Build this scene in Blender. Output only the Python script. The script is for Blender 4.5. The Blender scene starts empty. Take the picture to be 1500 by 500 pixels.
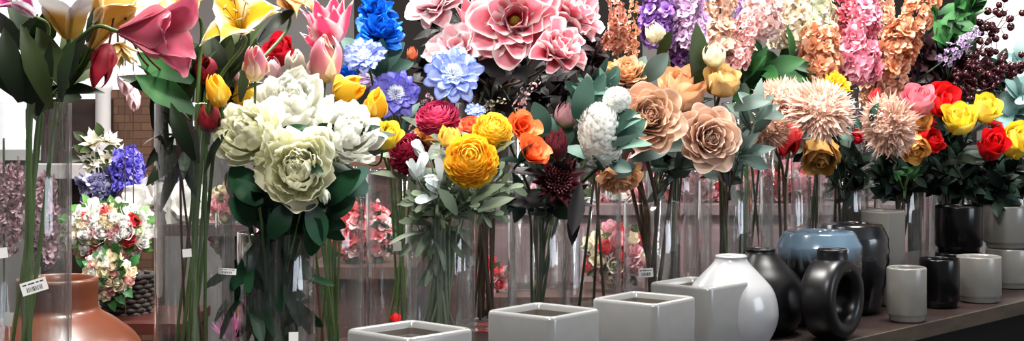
import bpy, math, random
import numpy as np
from mathutils import Vector, Matrix

PI = math.pi
SC = bpy.context.scene
COL = SC.collection
F = 2200.0          # focal length in pixels of the 1500-wide frame
HC = 1.246          # camera height (0.446 above the display table)
TZ = 0.80           # table top

def P(px, py, d):
    return np.array([(px - 750.0) / F * d, d, HC - (py - 150.0) / F * d])

def PX(px, d):
    return (px - 750.0) / F * d

def edge_d(px):     # distance of the table's front edge along the column px
    return 2.128 / (1 - 1.088 * (px - 750) / F)

# ------------------------------------------------------------------ materials
def lin(h):
    h = h.lstrip('#')
    out = []
    for i in (0, 2, 4):
        c = int(h[i:i + 2], 16) / 255.0
        out.append(c / 12.92 if c <= 0.04045 else ((c + 0.055) / 1.055) ** 2.4)
    return (out[0], out[1], out[2], 1.0)

MATS = {}
def new_mat(name):
    m = bpy.data.materials.new(name)
    m.use_nodes = True
    nt = m.node_tree
    nt.nodes.clear()
    out = nt.nodes.new('ShaderNodeOutputMaterial')
    return m, nt, out

def N(nt, t, **kw):
    n = nt.nodes.new(t)
    for k, v in kw.items():
        setattr(n, k, v)
    return n

def mixc(nt, fac, a, b, blend='MIX'):
    n = nt.nodes.new('ShaderNodeMix')
    n.data_type = 'RGBA'
    n.blend_type = blend
    for sock, val in ((n.inputs['Factor'], fac), (n.inputs['A'], a), (n.inputs['B'], b)):
        pass
    def put(sock, val):
        if isinstance(val, bpy.types.NodeSocket):
            nt.links.new(val, sock)
        else:
            sock.default_value = val
    put(n.inputs[0], fac); put(n.inputs[6], a); put(n.inputs[7], b)
    return n.outputs[2]

def maprange(nt, val, a, b, c=0.0, d=1.0, smooth=True):
    n = nt.nodes.new('ShaderNodeMapRange')
    n.interpolation_type = 'SMOOTHSTEP' if smooth else 'LINEAR'
    nt.links.new(val, n.inputs[0])
    n.inputs[1].default_value = a; n.inputs[2].default_value = b
    n.inputs[3].default_value = c; n.inputs[4].default_value = d
    return n.outputs[0]

def petal(name, base, tip, edge=None, alt=None, ub=(0.1, 0.7), eb=(0.6, 1.0), rough=0.55, tr=0.22, spec=0.3, vein=0.0):
    """petal / leaf cloth: pigment runs from base to tip, with an optional rim colour"""
    if name in MATS: return MATS[name]
    m, nt, out = new_mat(name)
    at = N(nt, 'ShaderNodeAttribute', attribute_name='pt')
    sep = N(nt, 'ShaderNodeSeparateColor')
    nt.links.new(at.outputs['Color'], sep.inputs[0])
    u, g, r = sep.outputs[0], sep.outputs[1], sep.outputs[2]
    tipc = lin(tip)
    if alt:
        tipc = mixc(nt, maprange(nt, r, 0.35, 0.95), lin(tip), lin(alt))
    col = mixc(nt, maprange(nt, u, ub[0], ub[1]), lin(base), tipc)
    if edge:
        mx = N(nt, 'ShaderNodeMath', operation='MAXIMUM')
        nt.links.new(g, mx.inputs[0])
        nt.links.new(maprange(nt, u, 0.80, 1.0, 0.0, 1.0), mx.inputs[1])
        col = mixc(nt, maprange(nt, mx.outputs[0], eb[0], eb[1]), col, lin(edge))
    val = maprange(nt, r, 0, 1, 0.90, 1.10, False)
    hsv = N(nt, 'ShaderNodeHueSaturation')
    nt.links.new(val, hsv.inputs['Value']); nt.links.new(col, hsv.inputs['Color'])
    col = hsv.outputs[0]
    bs = N(nt, 'ShaderNodeBsdfPrincipled')
    nt.links.new(col, bs.inputs['Base Color'])
    bs.inputs['Roughness'].default_value = rough
    bs.inputs['Specular IOR Level'].default_value = spec
    if tr > 0:
        tl = N(nt, 'ShaderNodeBsdfTranslucent')
        nt.links.new(col, tl.inputs['Color'])
        mx = N(nt, 'ShaderNodeMixShader')
        mx.inputs[0].default_value = tr
        nt.links.new(bs.outputs[0], mx.inputs[1]); nt.links.new(tl.outputs[0], mx.inputs[2])
        nt.links.new(mx.outputs[0], out.inputs[0])
    else:
        nt.links.new(bs.outputs[0], out.inputs[0])
    MATS[name] = m
    return m

def plain(name, col, rough=0.5, spec=0.4, col2=None, scale=8.0, stretch=(1, 1, 1), metal=0.0, bump=0.0, coat=0.0):
    if name in MATS: return MATS[name]
    m, nt, out = new_mat(name)
    bs = N(nt, 'ShaderNodeBsdfPrincipled')
    bs.inputs['Roughness'].default_value = rough
    bs.inputs['Specular IOR Level'].default_value = spec
    bs.inputs['Metallic'].default_value = metal
    bs.inputs['Coat Weight'].default_value = coat
    bs.inputs['Base Color'].default_value = lin(col)
    if col2 or bump:
        tc = N(nt, 'ShaderNodeTexCoord'); mp = N(nt, 'ShaderNodeMapping')
        mp.inputs['Scale'].default_value = stretch
        nt.links.new(tc.outputs['Object'], mp.inputs[0])
        no = N(nt, 'ShaderNodeTexNoise')
        no.inputs['Scale'].default_value = scale; no.inputs['Detail'].default_value = 4
        nt.links.new(mp.outputs[0], no.inputs[0])
        if col2:
            nt.links.new(mixc(nt, maprange(nt, no.outputs[0], 0.35, 0.65), lin(col), lin(col2)), bs.inputs['Base Color'])
        if bump:
            b = N(nt, 'ShaderNodeBump'); b.inputs['Strength'].default_value = bump; b.inputs['Distance'].default_value = 0.01
            nt.links.new(no.outputs[0], b.inputs['Height']); nt.links.new(b.outputs[0], bs.inputs['Normal'])
    nt.links.new(bs.outputs[0], out.inputs[0])
    MATS[name] = m
    return m

def emit(name, col, s):
    m, nt, out = new_mat(name)
    e = N(nt, 'ShaderNodeEmission')
    e.inputs[0].default_value = lin(col); e.inputs[1].default_value = s
    nt.links.new(e.outputs[0], out.inputs[0])
    return m

def glass_mat(name, tint=(0.95, 0.965, 0.965, 1), gain=1.0):
    """clear thin glass wall: sees through, mirrors at grazing angles"""
    m, nt, out = new_mat(name)
    tr = N(nt, 'ShaderNodeBsdfTransparent'); tr.inputs[0].default_value = tint
    gl = N(nt, 'ShaderNodeBsdfGlossy'); gl.inputs['Roughness'].default_value = 0.06
    gl.inputs['Color'].default_value = (0.95, 0.95, 0.96, 1)
    tc = N(nt, 'ShaderNodeTexCoord'); mp = N(nt, 'ShaderNodeMapping')
    mp.inputs['Scale'].default_value = (22, 22, 1.6)
    nt.links.new(tc.outputs['Object'], mp.inputs[0])
    no = N(nt, 'ShaderNodeTexNoise'); no.inputs['Scale'].default_value = 2.0; no.inputs['Detail'].default_value = 2
    nt.links.new(mp.outputs[0], no.inputs[0])
    b = N(nt, 'ShaderNodeBump'); b.inputs['Strength'].default_value = 0.5; b.inputs['Distance'].default_value = 0.01
    nt.links.new(no.outputs[0], b.inputs['Height'])
    fr = N(nt, 'ShaderNodeLayerWeight'); fr.inputs['Blend'].default_value = .5
    nt.links.new(b.outputs[0], gl.inputs['Normal'])
    pw = N(nt, 'ShaderNodeMath', operation='POWER'); nt.links.new(fr.outputs['Facing'], pw.inputs[0]); pw.inputs[1].default_value = 2.2
    mu = N(nt, 'ShaderNodeMath', operation='MULTIPLY_ADD'); mu.use_clamp = True
    nt.links.new(pw.outputs[0], mu.inputs[0]); mu.inputs[1].default_value = .85 * gain; mu.inputs[2].default_value = .04 * gain
    mx = N(nt, 'ShaderNodeMixShader')
    nt.links.new(mu.outputs[0], mx.inputs[0])
    nt.links.new(tr.outputs[0], mx.inputs[1]); nt.links.new(gl.outputs[0], mx.inputs[2])
    nt.links.new(mx.outputs[0], out.inputs[0])
    MATS[name] = m
    return m

# ------------------------------------------------------------------ mesh builder
class MB:
    def __init__(s):
        s.v = []; s.f = []; s.a = []; s.n = 0
    def add(s, verts, faces, attr=None):
        verts = np.asarray(verts, float)
        if attr is None: attr = np.tile([0.5, 0.0, 0.5, 1.0], (len(verts), 1))
        s.v.append(verts); s.a.append(attr)
        s.f.extend([tuple(i + s.n for i in f) for f in faces])
        s.n += len(verts)
    def add_mb(s, o, M=None):
        v = o.verts()
        if M is not None:
            M = np.asarray(M); v = v @ M[:3, :3].T + M[:3, 3]
        s.add(v, o.f, np.concatenate(o.a))
    def verts(s): return np.concatenate(s.v)
    def setverts(s, v):
        a = np.concatenate(s.a); s.v = [v]; s.a = [a]

def obj(name, mb, mat, parent=None, origin=None, smooth=True):
    """link one mesh object; vertices are given in world space and kept relative to origin"""
    v = mb.verts()
    if origin is not None: v = v - np.asarray(origin)
    me = bpy.data.meshes.new(name)
    me.from_pydata(v.tolist(), [], mb.f)
    at = me.attributes.new('pt', 'FLOAT_COLOR', 'POINT')
    at.data.foreach_set('color', np.concatenate(mb.a).astype(np.float32).ravel())
    if smooth: me.polygons.foreach_set('use_smooth', [True] * len(me.polygons))
    me.materials.append(mat)
    me.update()
    o = bpy.data.objects.new(name, me)
    COL.objects.link(o)
    if parent is not None: o.parent = parent
    elif origin is not None: o.location = origin
    return o

def thing(name, label, cat, loc=(0, 0, 0), group=None, kind=None):
    o = bpy.data.objects.new(name, None)
    COL.objects.link(o)
    o.location = loc
    o.empty_display_size = 0.02
    return tag(o, label, cat, group, kind)

def tag(o, label=None, cat=None, group=None, kind=None):
    if label: o['label'] = label
    if cat: o['category'] = cat
    if group: o['group'] = group
    if kind: o['kind'] = kind
    return o

def frame(axis, spin=0.0, origin=(0, 0, 0)):
    z = np.asarray(axis, float); z = z / np.linalg.norm(z)
    h = np.array([0, 0, 1.0]) if abs(z[2]) < 0.95 else np.array([0, 1.0, 0])
    x = np.cross(h, z); x /= np.linalg.norm(x)
    y = np.cross(z, x)
    c, s = math.cos(spin), math.sin(spin)
    M = np.eye(4)
    M[:3, 0] = c * x + s * y; M[:3, 1] = -s * x + c * y; M[:3, 2] = z; M[:3, 3] = origin
    return M

def box(mb, c, size, rz=0.0):
    x, y, z = [q / 2 for q in size]
    v = np.array([(-x, -y, -z), (x, -y, -z), (x, y, -z), (-x, y, -z), (-x, -y, z), (x, -y, z), (x, y, z), (-x, y, z)])
    cs, sn = math.cos(rz), math.sin(rz)
    R = np.array([[cs, -sn, 0], [sn, cs, 0], [0, 0, 1]])
    mb.add(v @ R.T + np.asarray(c), [(0, 3, 2, 1), (4, 5, 6, 7), (0, 1, 5, 4), (1, 2, 6, 5), (2, 3, 7, 6), (3, 0, 4, 7)])

def catmull(pts, n=8):
    pts = [np.asarray(p, float) for p in pts]
    q = [2 * pts[0] - pts[1]] + pts + [2 * pts[-1] - pts[-2]]
    out = []
    for i in range(1, len(q) - 2):
        a, b, c, d = q[i - 1], q[i], q[i + 1], q[i + 2]
        for k in range(n):
            t = k / n
            out.append(0.5 * ((2 * b) + (c - a) * t + (2 * a - 5 * b + 4 * c - d) * t * t + (3 * b - a - 3 * c + d) * t ** 3))
    out.append(pts[-1])
    return np.array(out)

def tube(mb, path, r0, r1=None, sides=6, cap=True):
    path = np.asarray(path, float)
    r1 = r0 if r1 is None else r1
    n = len(path)
    t = np.gradient(path, axis=0)
    t /= np.linalg.norm(t, axis=1)[:, None] + 1e-12
    ref = np.array([0.3, 1.0, 0.1]) if abs(t[0][1]) < 0.9 else np.array([1.0, 0, 0.1])
    vs = []
    for i in range(n):
        a = np.cross(t[i], ref); a /= np.linalg.norm(a) + 1e-12
        b = np.cross(t[i], a)
        r = r0 + (r1 - r0) * i / (n - 1)
        for k in range(sides):
            th = 2 * PI * k / sides
            vs.append(path[i] + r * (math.cos(th) * a + math.sin(th) * b))
    fs = []
    for i in range(n - 1):
        for k in range(sides):
            k2 = (k + 1) % sides
            fs.append((i * sides + k, i * sides + k2, (i + 1) * sides + k2, (i + 1) * sides + k))
    if cap:
        fs.append(tuple(range(sides - 1, -1, -1))); fs.append(tuple((n - 1) * sides + k for k in range(sides)))
    at = np.zeros((len(vs), 4)); at[:, 0] = np.repeat(np.linspace(0, 1, n), sides); at[:, 2] = 0.5; at[:, 3] = 1
    mb.add(vs, fs, at)

def lathe(mb, prof, c=(0, 0, 0), seg=48, closed=False):
    """prof: (r, z) list; closed joins last to first"""
    n = len(prof)
    vs, fs = [], []
    for i, (r, z) in enumerate(prof):
        for k in range(seg):
            a = 2 * PI * k / seg
            vs.append((c[0] + r * math.cos(a), c[1] + r * math.sin(a), c[2] + z))
    rng_ = range(n if closed else n - 1)
    for i in rng_:
        j = (i + 1) % n
        for k in range(seg):
            k2 = (k + 1) % seg
            fs.append((i * seg + k, i * seg + k2, j * seg + k2, j * seg + k))
    mb.add(vs, fs)

def sphere(mb, c, r, seg=8, rings=6, sz=1.0):
    prof = []
    for i in range(rings + 1):
        a = -PI / 2 + PI * i / rings
        prof.append((max(1e-4, r * math.cos(a)), r * sz * math.sin(a)))
    lathe(mb, prof, c, seg)

# ------------------------------------------------------------------ petals
SHAPES = {
    'round': ([0, .25, .55, .8, .93, 1], [.22, .62, 1, .92, .66, .36]),
    'egg':   ([0, .2, .45, .7, .9, 1], [.35, .8, 1, .85, .45, .12]),
    'point': ([0, .2, .5, .75, .92, 1], [.22, .65, 1, .72, .26, .03]),
    'strap': ([0, .5, .85, 1], [.55, 1, .85, .3]),
    'spoon': ([0, .35, .7, .9, 1], [.18, .5, 1, .85, .45]),
    'tulip': ([0, .2, .45, .7, .88, 1], [.4, .85, 1, .9, .62, .26]),
    'wide':  ([0, .2, .5, .85, 1], [.25, .7, 1, 1.0, .7]),
}

def petal_mb(mb, rng, L, W, ths, az, shape='round', cup=0.25, ruf=0.0, base_r=0.0, base_z=0.0, nu=6, nv=4, twist=0.0, tilt=None, roundtip=0.14):
    """one petal: its mid line bends through the angles ths (degrees from the flower's axis)"""
    m = 40
    uu = np.linspace(0, 1, m + 1)
    th = np.radians(np.interp(uu, np.linspace(0, 1, len(ths)), ths))
    dr = np.sin(th); dz = np.cos(th)
    rr = base_r + np.concatenate([[0], np.cumsum((dr[1:] + dr[:-1]) / 2)]) * L / m
    zz = base_z + np.concatenate([[0], np.cumsum((dz[1:] + dz[:-1]) / 2)]) * L / m
    u = np.linspace(0, 1, nu + 1)[:, None]
    v = np.linspace(-1, 1, nv + 1)[None, :]
    ue = u * (1 - roundtip * v ** 2)
    w = np.interp(u, *SHAPES[shape]) * W
    ph = rng.uniform(0, 6.28); fq = rng.uniform(2.0, 4.2)
    r = np.interp(ue, uu, rr); z = np.interp(ue, uu, zz); t = np.interp(ue, uu, th)
    y = v * w * 0.5
    off = cup * v ** 2 * w * 0.5
    if ruf:
        off = off + ruf * L * (np.sin(v * fq + ph) * 0.6 + np.sin(v * fq * 2.3 + ph * 2) * 0.4) * u ** 1.6
        y = y * (1 + 0.12 * np.sin(u * 9 + ph))
    if twist:
        off = off + twist * v * w * 0.5 * u
    nr, nz = -np.cos(t), np.sin(t)
    X = r + nr * off; Z = z + nz * off; Y = y + 0 * X
    c, s = math.cos(az), math.sin(az)
    pts = np.stack([c * X - s * Y, s * X + c * Y, Z + 0 * Y], -1).reshape(-1, 3)
    at = np.zeros((nu + 1, nv + 1, 4))
    at[..., 0] = u; at[..., 1] = np.abs(v); at[..., 2] = rng.random(); at[..., 3] = 1
    k = nv + 1
    fs = [(i * k + j, i * k + j + 1, (i + 1) * k + j + 1, (i + 1) * k + j) for i in range(nu) for j in range(nv)]
    mb.add(pts, fs, at.reshape(-1, 4))

def layered(rng, layers, shape, cup, ruf, jit=8, ljit=0.1, nu=6, nv=4, base_r=0.03, roundtip=.14):
    mb = MB()
    a0 = 0
    kind_tw = ruf > 0
    for n, L, ths, W in layers:
        a0 += 2.4
        for k in range(n):
            d = rng.normal(0, jit)
            petal_mb(mb, rng, L * (1 + rng.normal(0, ljit)), W * (1 + rng.normal(0, .08)), [q + d * (0.4 + 0.6 * i / len(ths)) for i, q in enumerate(ths)],
                     a0 + 2 * PI * k / n + rng.normal(0, .12), shape, cup, ruf, base_r, 0, nu, nv, rng.normal(0, .15 if kind_tw else .03), None, roundtip)
    return mb

def fib(n, rng, zmin=-1.0):
    out = []
    for i in range(n):
        z = 1 - (1 - zmin) * (i + .5) / n
        r = math.sqrt(max(0, 1 - z * z)); a = i * 2.39996 + rng.normal(0, .1)
        out.append(np.array([r * math.cos(a), r * math.sin(a), z]))
    return out

def bloom(kind, rng):
    """blossom in its own frame (axis +z); returns blossom mesh and a centre mesh or None"""
    ctr = None
    if kind == 'peony':
        mb = layered(rng, [(9, 1.7, (105, 62, 2), .86), (10, 1.64, (95, 48, -8), .78), (11, 1.56, (82, 34, -14), .68), (12, 1.48, (68, 20, -18), .6),
                           (12, 1.40, (54, 8, -22), .52), (12, 1.34, (40, 0, -24), .46), (11, 1.28, (27, -4, -22), .4), (8, 1.22, (14, -5, -18), .34)], 'wide', .40, .05, 8, .06, 9, 8)
    elif kind == 'rose':
        mb = layered(rng, [(7, 1.42, (100, 58, 92), 1.12), (8, 1.36, (90, 44, 70), 1.0), (8, 1.28, (78, 30, 48), .88), (9, 1.20, (66, 18, 26), .76),
                           (9, 1.12, (54, 8, 10), .64), (8, 1.04, (40, 0, 0), .54), (8, .98, (28, -5, -8), .44), (6, .94, (17, -7, -10), .36), (5, .92, (8, -5, -6), .26)], 'wide', .34, .038, 6, .05, 9, 8)
    elif kind == 'rosebud':
        mb = layered(rng, [(5, 1.6, (95, 5, 25), 1.1), (5, 1.55, (85, -5, 5), 1.0), (5, 1.5, (65, -8, -12), .8), (4, 1.42, (40, -10, -14), .6), (3, 1.35, (20, -8, -10), .4)],
                     'wide', .45, .03, 5, .04, 7, 6)
    elif kind == 'ranunculus':
        mb = layered(rng, [(9, 1.7, (110, 45, 5), .82), (11, 1.64, (102, 34, -20), .72), (12, 1.54, (92, 20, -38), .62), (14, 1.42, (78, 8, -52), .5),
                           (14, 1.28, (62, -2, -58), .42), (13, 1.14, (46, -8, -60), .34), (11, 1.04, (32, -10, -58), .27), (8, .98, (18, -10, -50), .2)], 'wide', .36, .03, 6, .06, 8, 6)
    elif kind == 'bud':
        mb = layered(rng, [(4, 1.75, (98, 20, -45), 1.15), (4, 1.7, (90, 5, -50), 1.0), (4, 1.6, (70, -5, -50), .8)], 'egg', .5, .0, 3, .03, 7, 6)
    elif kind == 'tulip':
        mb = layered(rng, [(3, 1.62, (100, 14, -4, -56), 1.2), (3, 1.66, (94, 12, -6, -60), 1.15)], 'tulip', .6, 0, 2, .03, 10, 8, roundtip=.22)
    elif kind == 'tulip_open':
        mb = layered(rng, [(4, 1.6, (80, 22, 14, 30), .78), (4, 1.55, (70, 12, 6, 14), .72)], 'egg', .45, .015, 5, .04, 9, 6)
        ctr = MB()
        for k in range(5):
            a = k * 1.256; tube(ctr, [(0, 0, .2), (.06 * math.cos(a), .06 * math.sin(a), .75)], .02, .03, 5)
    elif kind == 'lily':
        mb = layered(rng, [(3, 1.75, (14, 26, 66, 112), .74), (3, 1.7, (12, 24, 60, 104), 1.0)], 'point', .22, .035, 6, .04, 16, 8, .04)
        ctr = MB()
        for k in range(7):
            a = k * 1.05 + .3; q = .32 if k < 6 else .05
            pth = [(0.02 * math.cos(a), .02 * math.sin(a), .15), (.12 * math.cos(a), .12 * math.sin(a), .6), (q * math.cos(a), q * math.sin(a), 1.12)]
            tube(ctr, catmull(pth, 5), .018, .014, 5)
            e = np.array(pth[-1]); t = np.array([-math.sin(a), math.cos(a), .2]) * .09
            tube(ctr, [e - t, e, e + t], .026, .022, 5)
    elif kind == 'lily_trumpet':
        mb = layered(rng, [(3, 1.8, (12, 20, 42, 80), .95), (3, 1.75, (10, 18, 38, 72), 1.2)], 'round', .3, .02, 4, .04, 14, 8, .04)
    elif kind == 'magnolia':
        mb = layered(rng, [(8, 1.5, (95, 72, 94), .98), (8, 1.38, (86, 56, 70), .92), (7, 1.12, (72, 40, 44), .8), (5, .8, (56, 16, 6), .72)], 'wide', .5, .075, 10, .09, 10, 8)
        ctr = MB()
        for q in fib(30, rng, 0.0):
            petal_mb(ctr, rng, .12, .05, (0, 10), rng.uniform(0, 6), 'strap', 0, 0, q[0] * .1, q[2] * .16 + .12, 2, 2)
            ctr.v[-1][:, 1] += q[1] * .1
        sphere(ctr, (0, 0, .16), .17, 10, 8, 1.2)
    elif kind == 'spider':
        mb = MB()
        for i in range(520):
            t0 = 3 + 118 * math.sqrt((i + .5) / 520) ** 1.25
            L = 1.0 + rng.normal(0, .09) - .28 * (1 - t0 / 121)
            petal_mb(mb, rng, L, .105, (t0 * .6, t0 + rng.normal(0, 8), t0 + rng.normal(0, 12), t0 + rng.normal(-55, 60)), i * 2.39996, 'spoon', .6, 0, .05, 0, 8, 2, rng.normal(0, .6))
        sphere(mb, (0, 0, .12), .5, 14, 10)
    elif kind == 'pompon':        # many small overlapping petals, open at the top like a ranunculus
        mb = MB()
        for i, q in enumerate(fib(120, rng, -.75)):
            el = math.degrees(math.acos(np.clip(q[2], -1, 1)))
            k = .75 + .45 * el / 130
            petal_mb(mb, rng, .46 * k, .52 * k, (el * .75 - 8, el * .8 - 25, el * .9 - 62), math.atan2(q[1], q[0]) + rng.normal(0, .15), 'wide', .45, .035, .78 * math.hypot(q[0], q[1]), .72 * q[2], 5, 5)
        sphere(mb, (0, 0, -.03), .78, 16, 12)
    elif kind == 'scabiosa':
        mb = layered(rng, [(11, 1.0, (72, 84, 98), .52), (10, .86, (62, 74, 84), .48), (9, .62, (48, 62, 70), .36)], 'wide', .25, .1, 6, .06, 7, 6)
        ctr = MB()
        for i, q in enumerate(fib(60, rng, .1)):
            petal_mb(ctr, rng, .2, .09, (math.degrees(math.acos(q[2])) * .8,), i * 2.39996, 'spoon', .4, 0, .2 * math.sqrt(q[0] ** 2 + q[1] ** 2), .12 + .1 * q[2], 3, 2)
    elif kind == 'poppy':
        mb = layered(rng, [(4, 1.2, (82, 50, 62), 1.35), (4, 1.05, (70, 30, 30), 1.15), (3, .8, (45, 10, 5), .9)], 'wide', .4, .05, 7, .06, 7, 7)
    elif kind == 'ball':          # tight head of many small overlapping petals
        mb = MB()
        for i, q in enumerate(fib(210, rng, -.97)):
            el = math.degrees(math.acos(np.clip(q[2], -1, 1)))
            petal_mb(mb, rng, .25, .30, (el - 15, el - 60, el - 100), math.atan2(q[1], q[0]) + rng.normal(0, .15), 'wide', .5, .06, .86 * math.hypot(q[0], q[1]), .86 * q[2], 4, 4)
        sphere(mb, (0, 0, 0), .86, 16, 12)
    elif kind == 'ruffle':        # carnation-like, frilled
        mb = layered(rng, [(9, 1.2, (100, 75, 80), .8), (10, 1.15, (80, 55, 55), .75), (10, 1.1, (60, 35, 30), .7), (10, 1.1, (40, 15, 5), .65), (8, 1.1, (20, 0, -10), .55)], 'wide', .25, .1, 12, .1, 7, 7)
    elif kind == 'protea':
        mb = layered(rng, [(12, 1.35, (95, 50, 55), .34), (14, 1.28, (85, 35, 30), .32), (15, 1.2, (72, 20, 8), .3), (14, 1.1, (55, 8, -14), .28)], 'point', .4, .02, 7, .06, 6, 4, .1)
        ctr = MB()
        for i, q in enumerate(fib(70, rng, .1)):
            petal_mb(ctr, rng, .34, .09, (math.degrees(math.acos(q[2])) * .4, math.degrees(math.acos(q[2])) - 30), i * 2.39996, 'spoon', .5, 0, .42 * math.hypot(q[0], q[1]), .45 + .25 * q[2], 4, 2)
    elif kind == 'lotus':
        mb = layered(rng, [(8, 1.35, (88, 55, 42), .5), (8, 1.3, (70, 35, 18), .5), (6, 1.2, (45, 12, 2), .46)], 'point', .4, .0, 4, .04, 8, 5)
    elif kind == 'star':          # loose pointed white petals
        mb = layered(rng, [(6, 1.15, (88, 70, 85), .42), (6, 1.0, (65, 48, 60), .4), (5, .75, (40, 25, 20), .34)], 'point', .3, .03, 10, .1, 8, 4)
    elif kind == 'floret':
        mb = layered(rng, [(5, 1.0, (60, 75, 95), .85), (4, .6, (30, 35, 40), .6)], 'wide', .25, .08, 10, .1, 3, 3)
    elif kind == 'calla':
        mb = layered(rng, [(4, 1.5, (60, 35, 70, 110), 1.1), (4, 1.2, (40, 20, 50, 80), 1.1)], 'wide', .45, .12, 12, .1, 12, 9)
    return mb, ctr

def fit(mb, ctr, R, H=None):
    """scale so that the widest radius is R (and the height H); centre z on 0. returns z of the base"""
    v = mb.verts()
    rad = np.percentile(np.hypot(v[:, 0], v[:, 1]), 98)
    s = R / rad
    z0, z1 = v[:, 2].min(), v[:, 2].max()
    sz = s if H is None else H / (z1 - z0)
    zc = (z0 + z1) / 2
    for m in (mb, ctr):
        if m is not None:
            w = m.verts(); m.setverts(np.stack([w[:, 0] * s, w[:, 1] * s, (w[:, 2] - zc) * sz], -1))
    return -zc * sz, (z1 - zc) * sz        # base (local origin) and top

def leaf_mb(mb, base, tip, W, rng, bend=0.12, shape='point', fold=0.35, nrm=None, nu=8, nv=4, wav=0.0):
    base = np.asarray(base, float); tip = np.asarray(tip, float)
    ax = tip - base; L = np.linalg.norm(ax); ax /= L + 1e-9
    if nrm is None:
        nrm = np.array([rng.normal(0, .45), -1.0, .55 + rng.normal(0, .35)])
    nrm = nrm - ax * np.dot(nrm, ax); nrm /= np.linalg.norm(nrm) + 1e-9
    side = np.cross(ax, nrm)
    u = np.linspace(0, 1, nu + 1)[:, None]; v = np.linspace(-1, 1, nv + 1)[None, :]
    w = np.interp(u, *SHAPES[shape]) * W * .5
    off = -fold * 0.5 * w * (1 - np.abs(v)) + bend * L * np.sin(u * PI)
    if wav: off = off + wav * L * np.sin(v * 3 + u * 8 + rng.uniform(0, 6)) * np.abs(v)
    pts = base + (u[..., None] * L) * ax + (v * w)[..., None] * side + off[..., None] * nrm
    at = np.zeros((nu + 1, nv + 1, 4)); at[..., 0] = u; at[..., 1] = np.abs(v); at[..., 2] = rng.random(); at[..., 3] = 1
    k = nv + 1
    fs = [(i * k + j, i * k + j + 1, (i + 1) * k + j + 1, (i + 1) * k + j) for i in range(nu) for j in range(nv)]
    mb.add(pts.reshape(-1, 3), fs, at.reshape(-1, 4))

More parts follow.
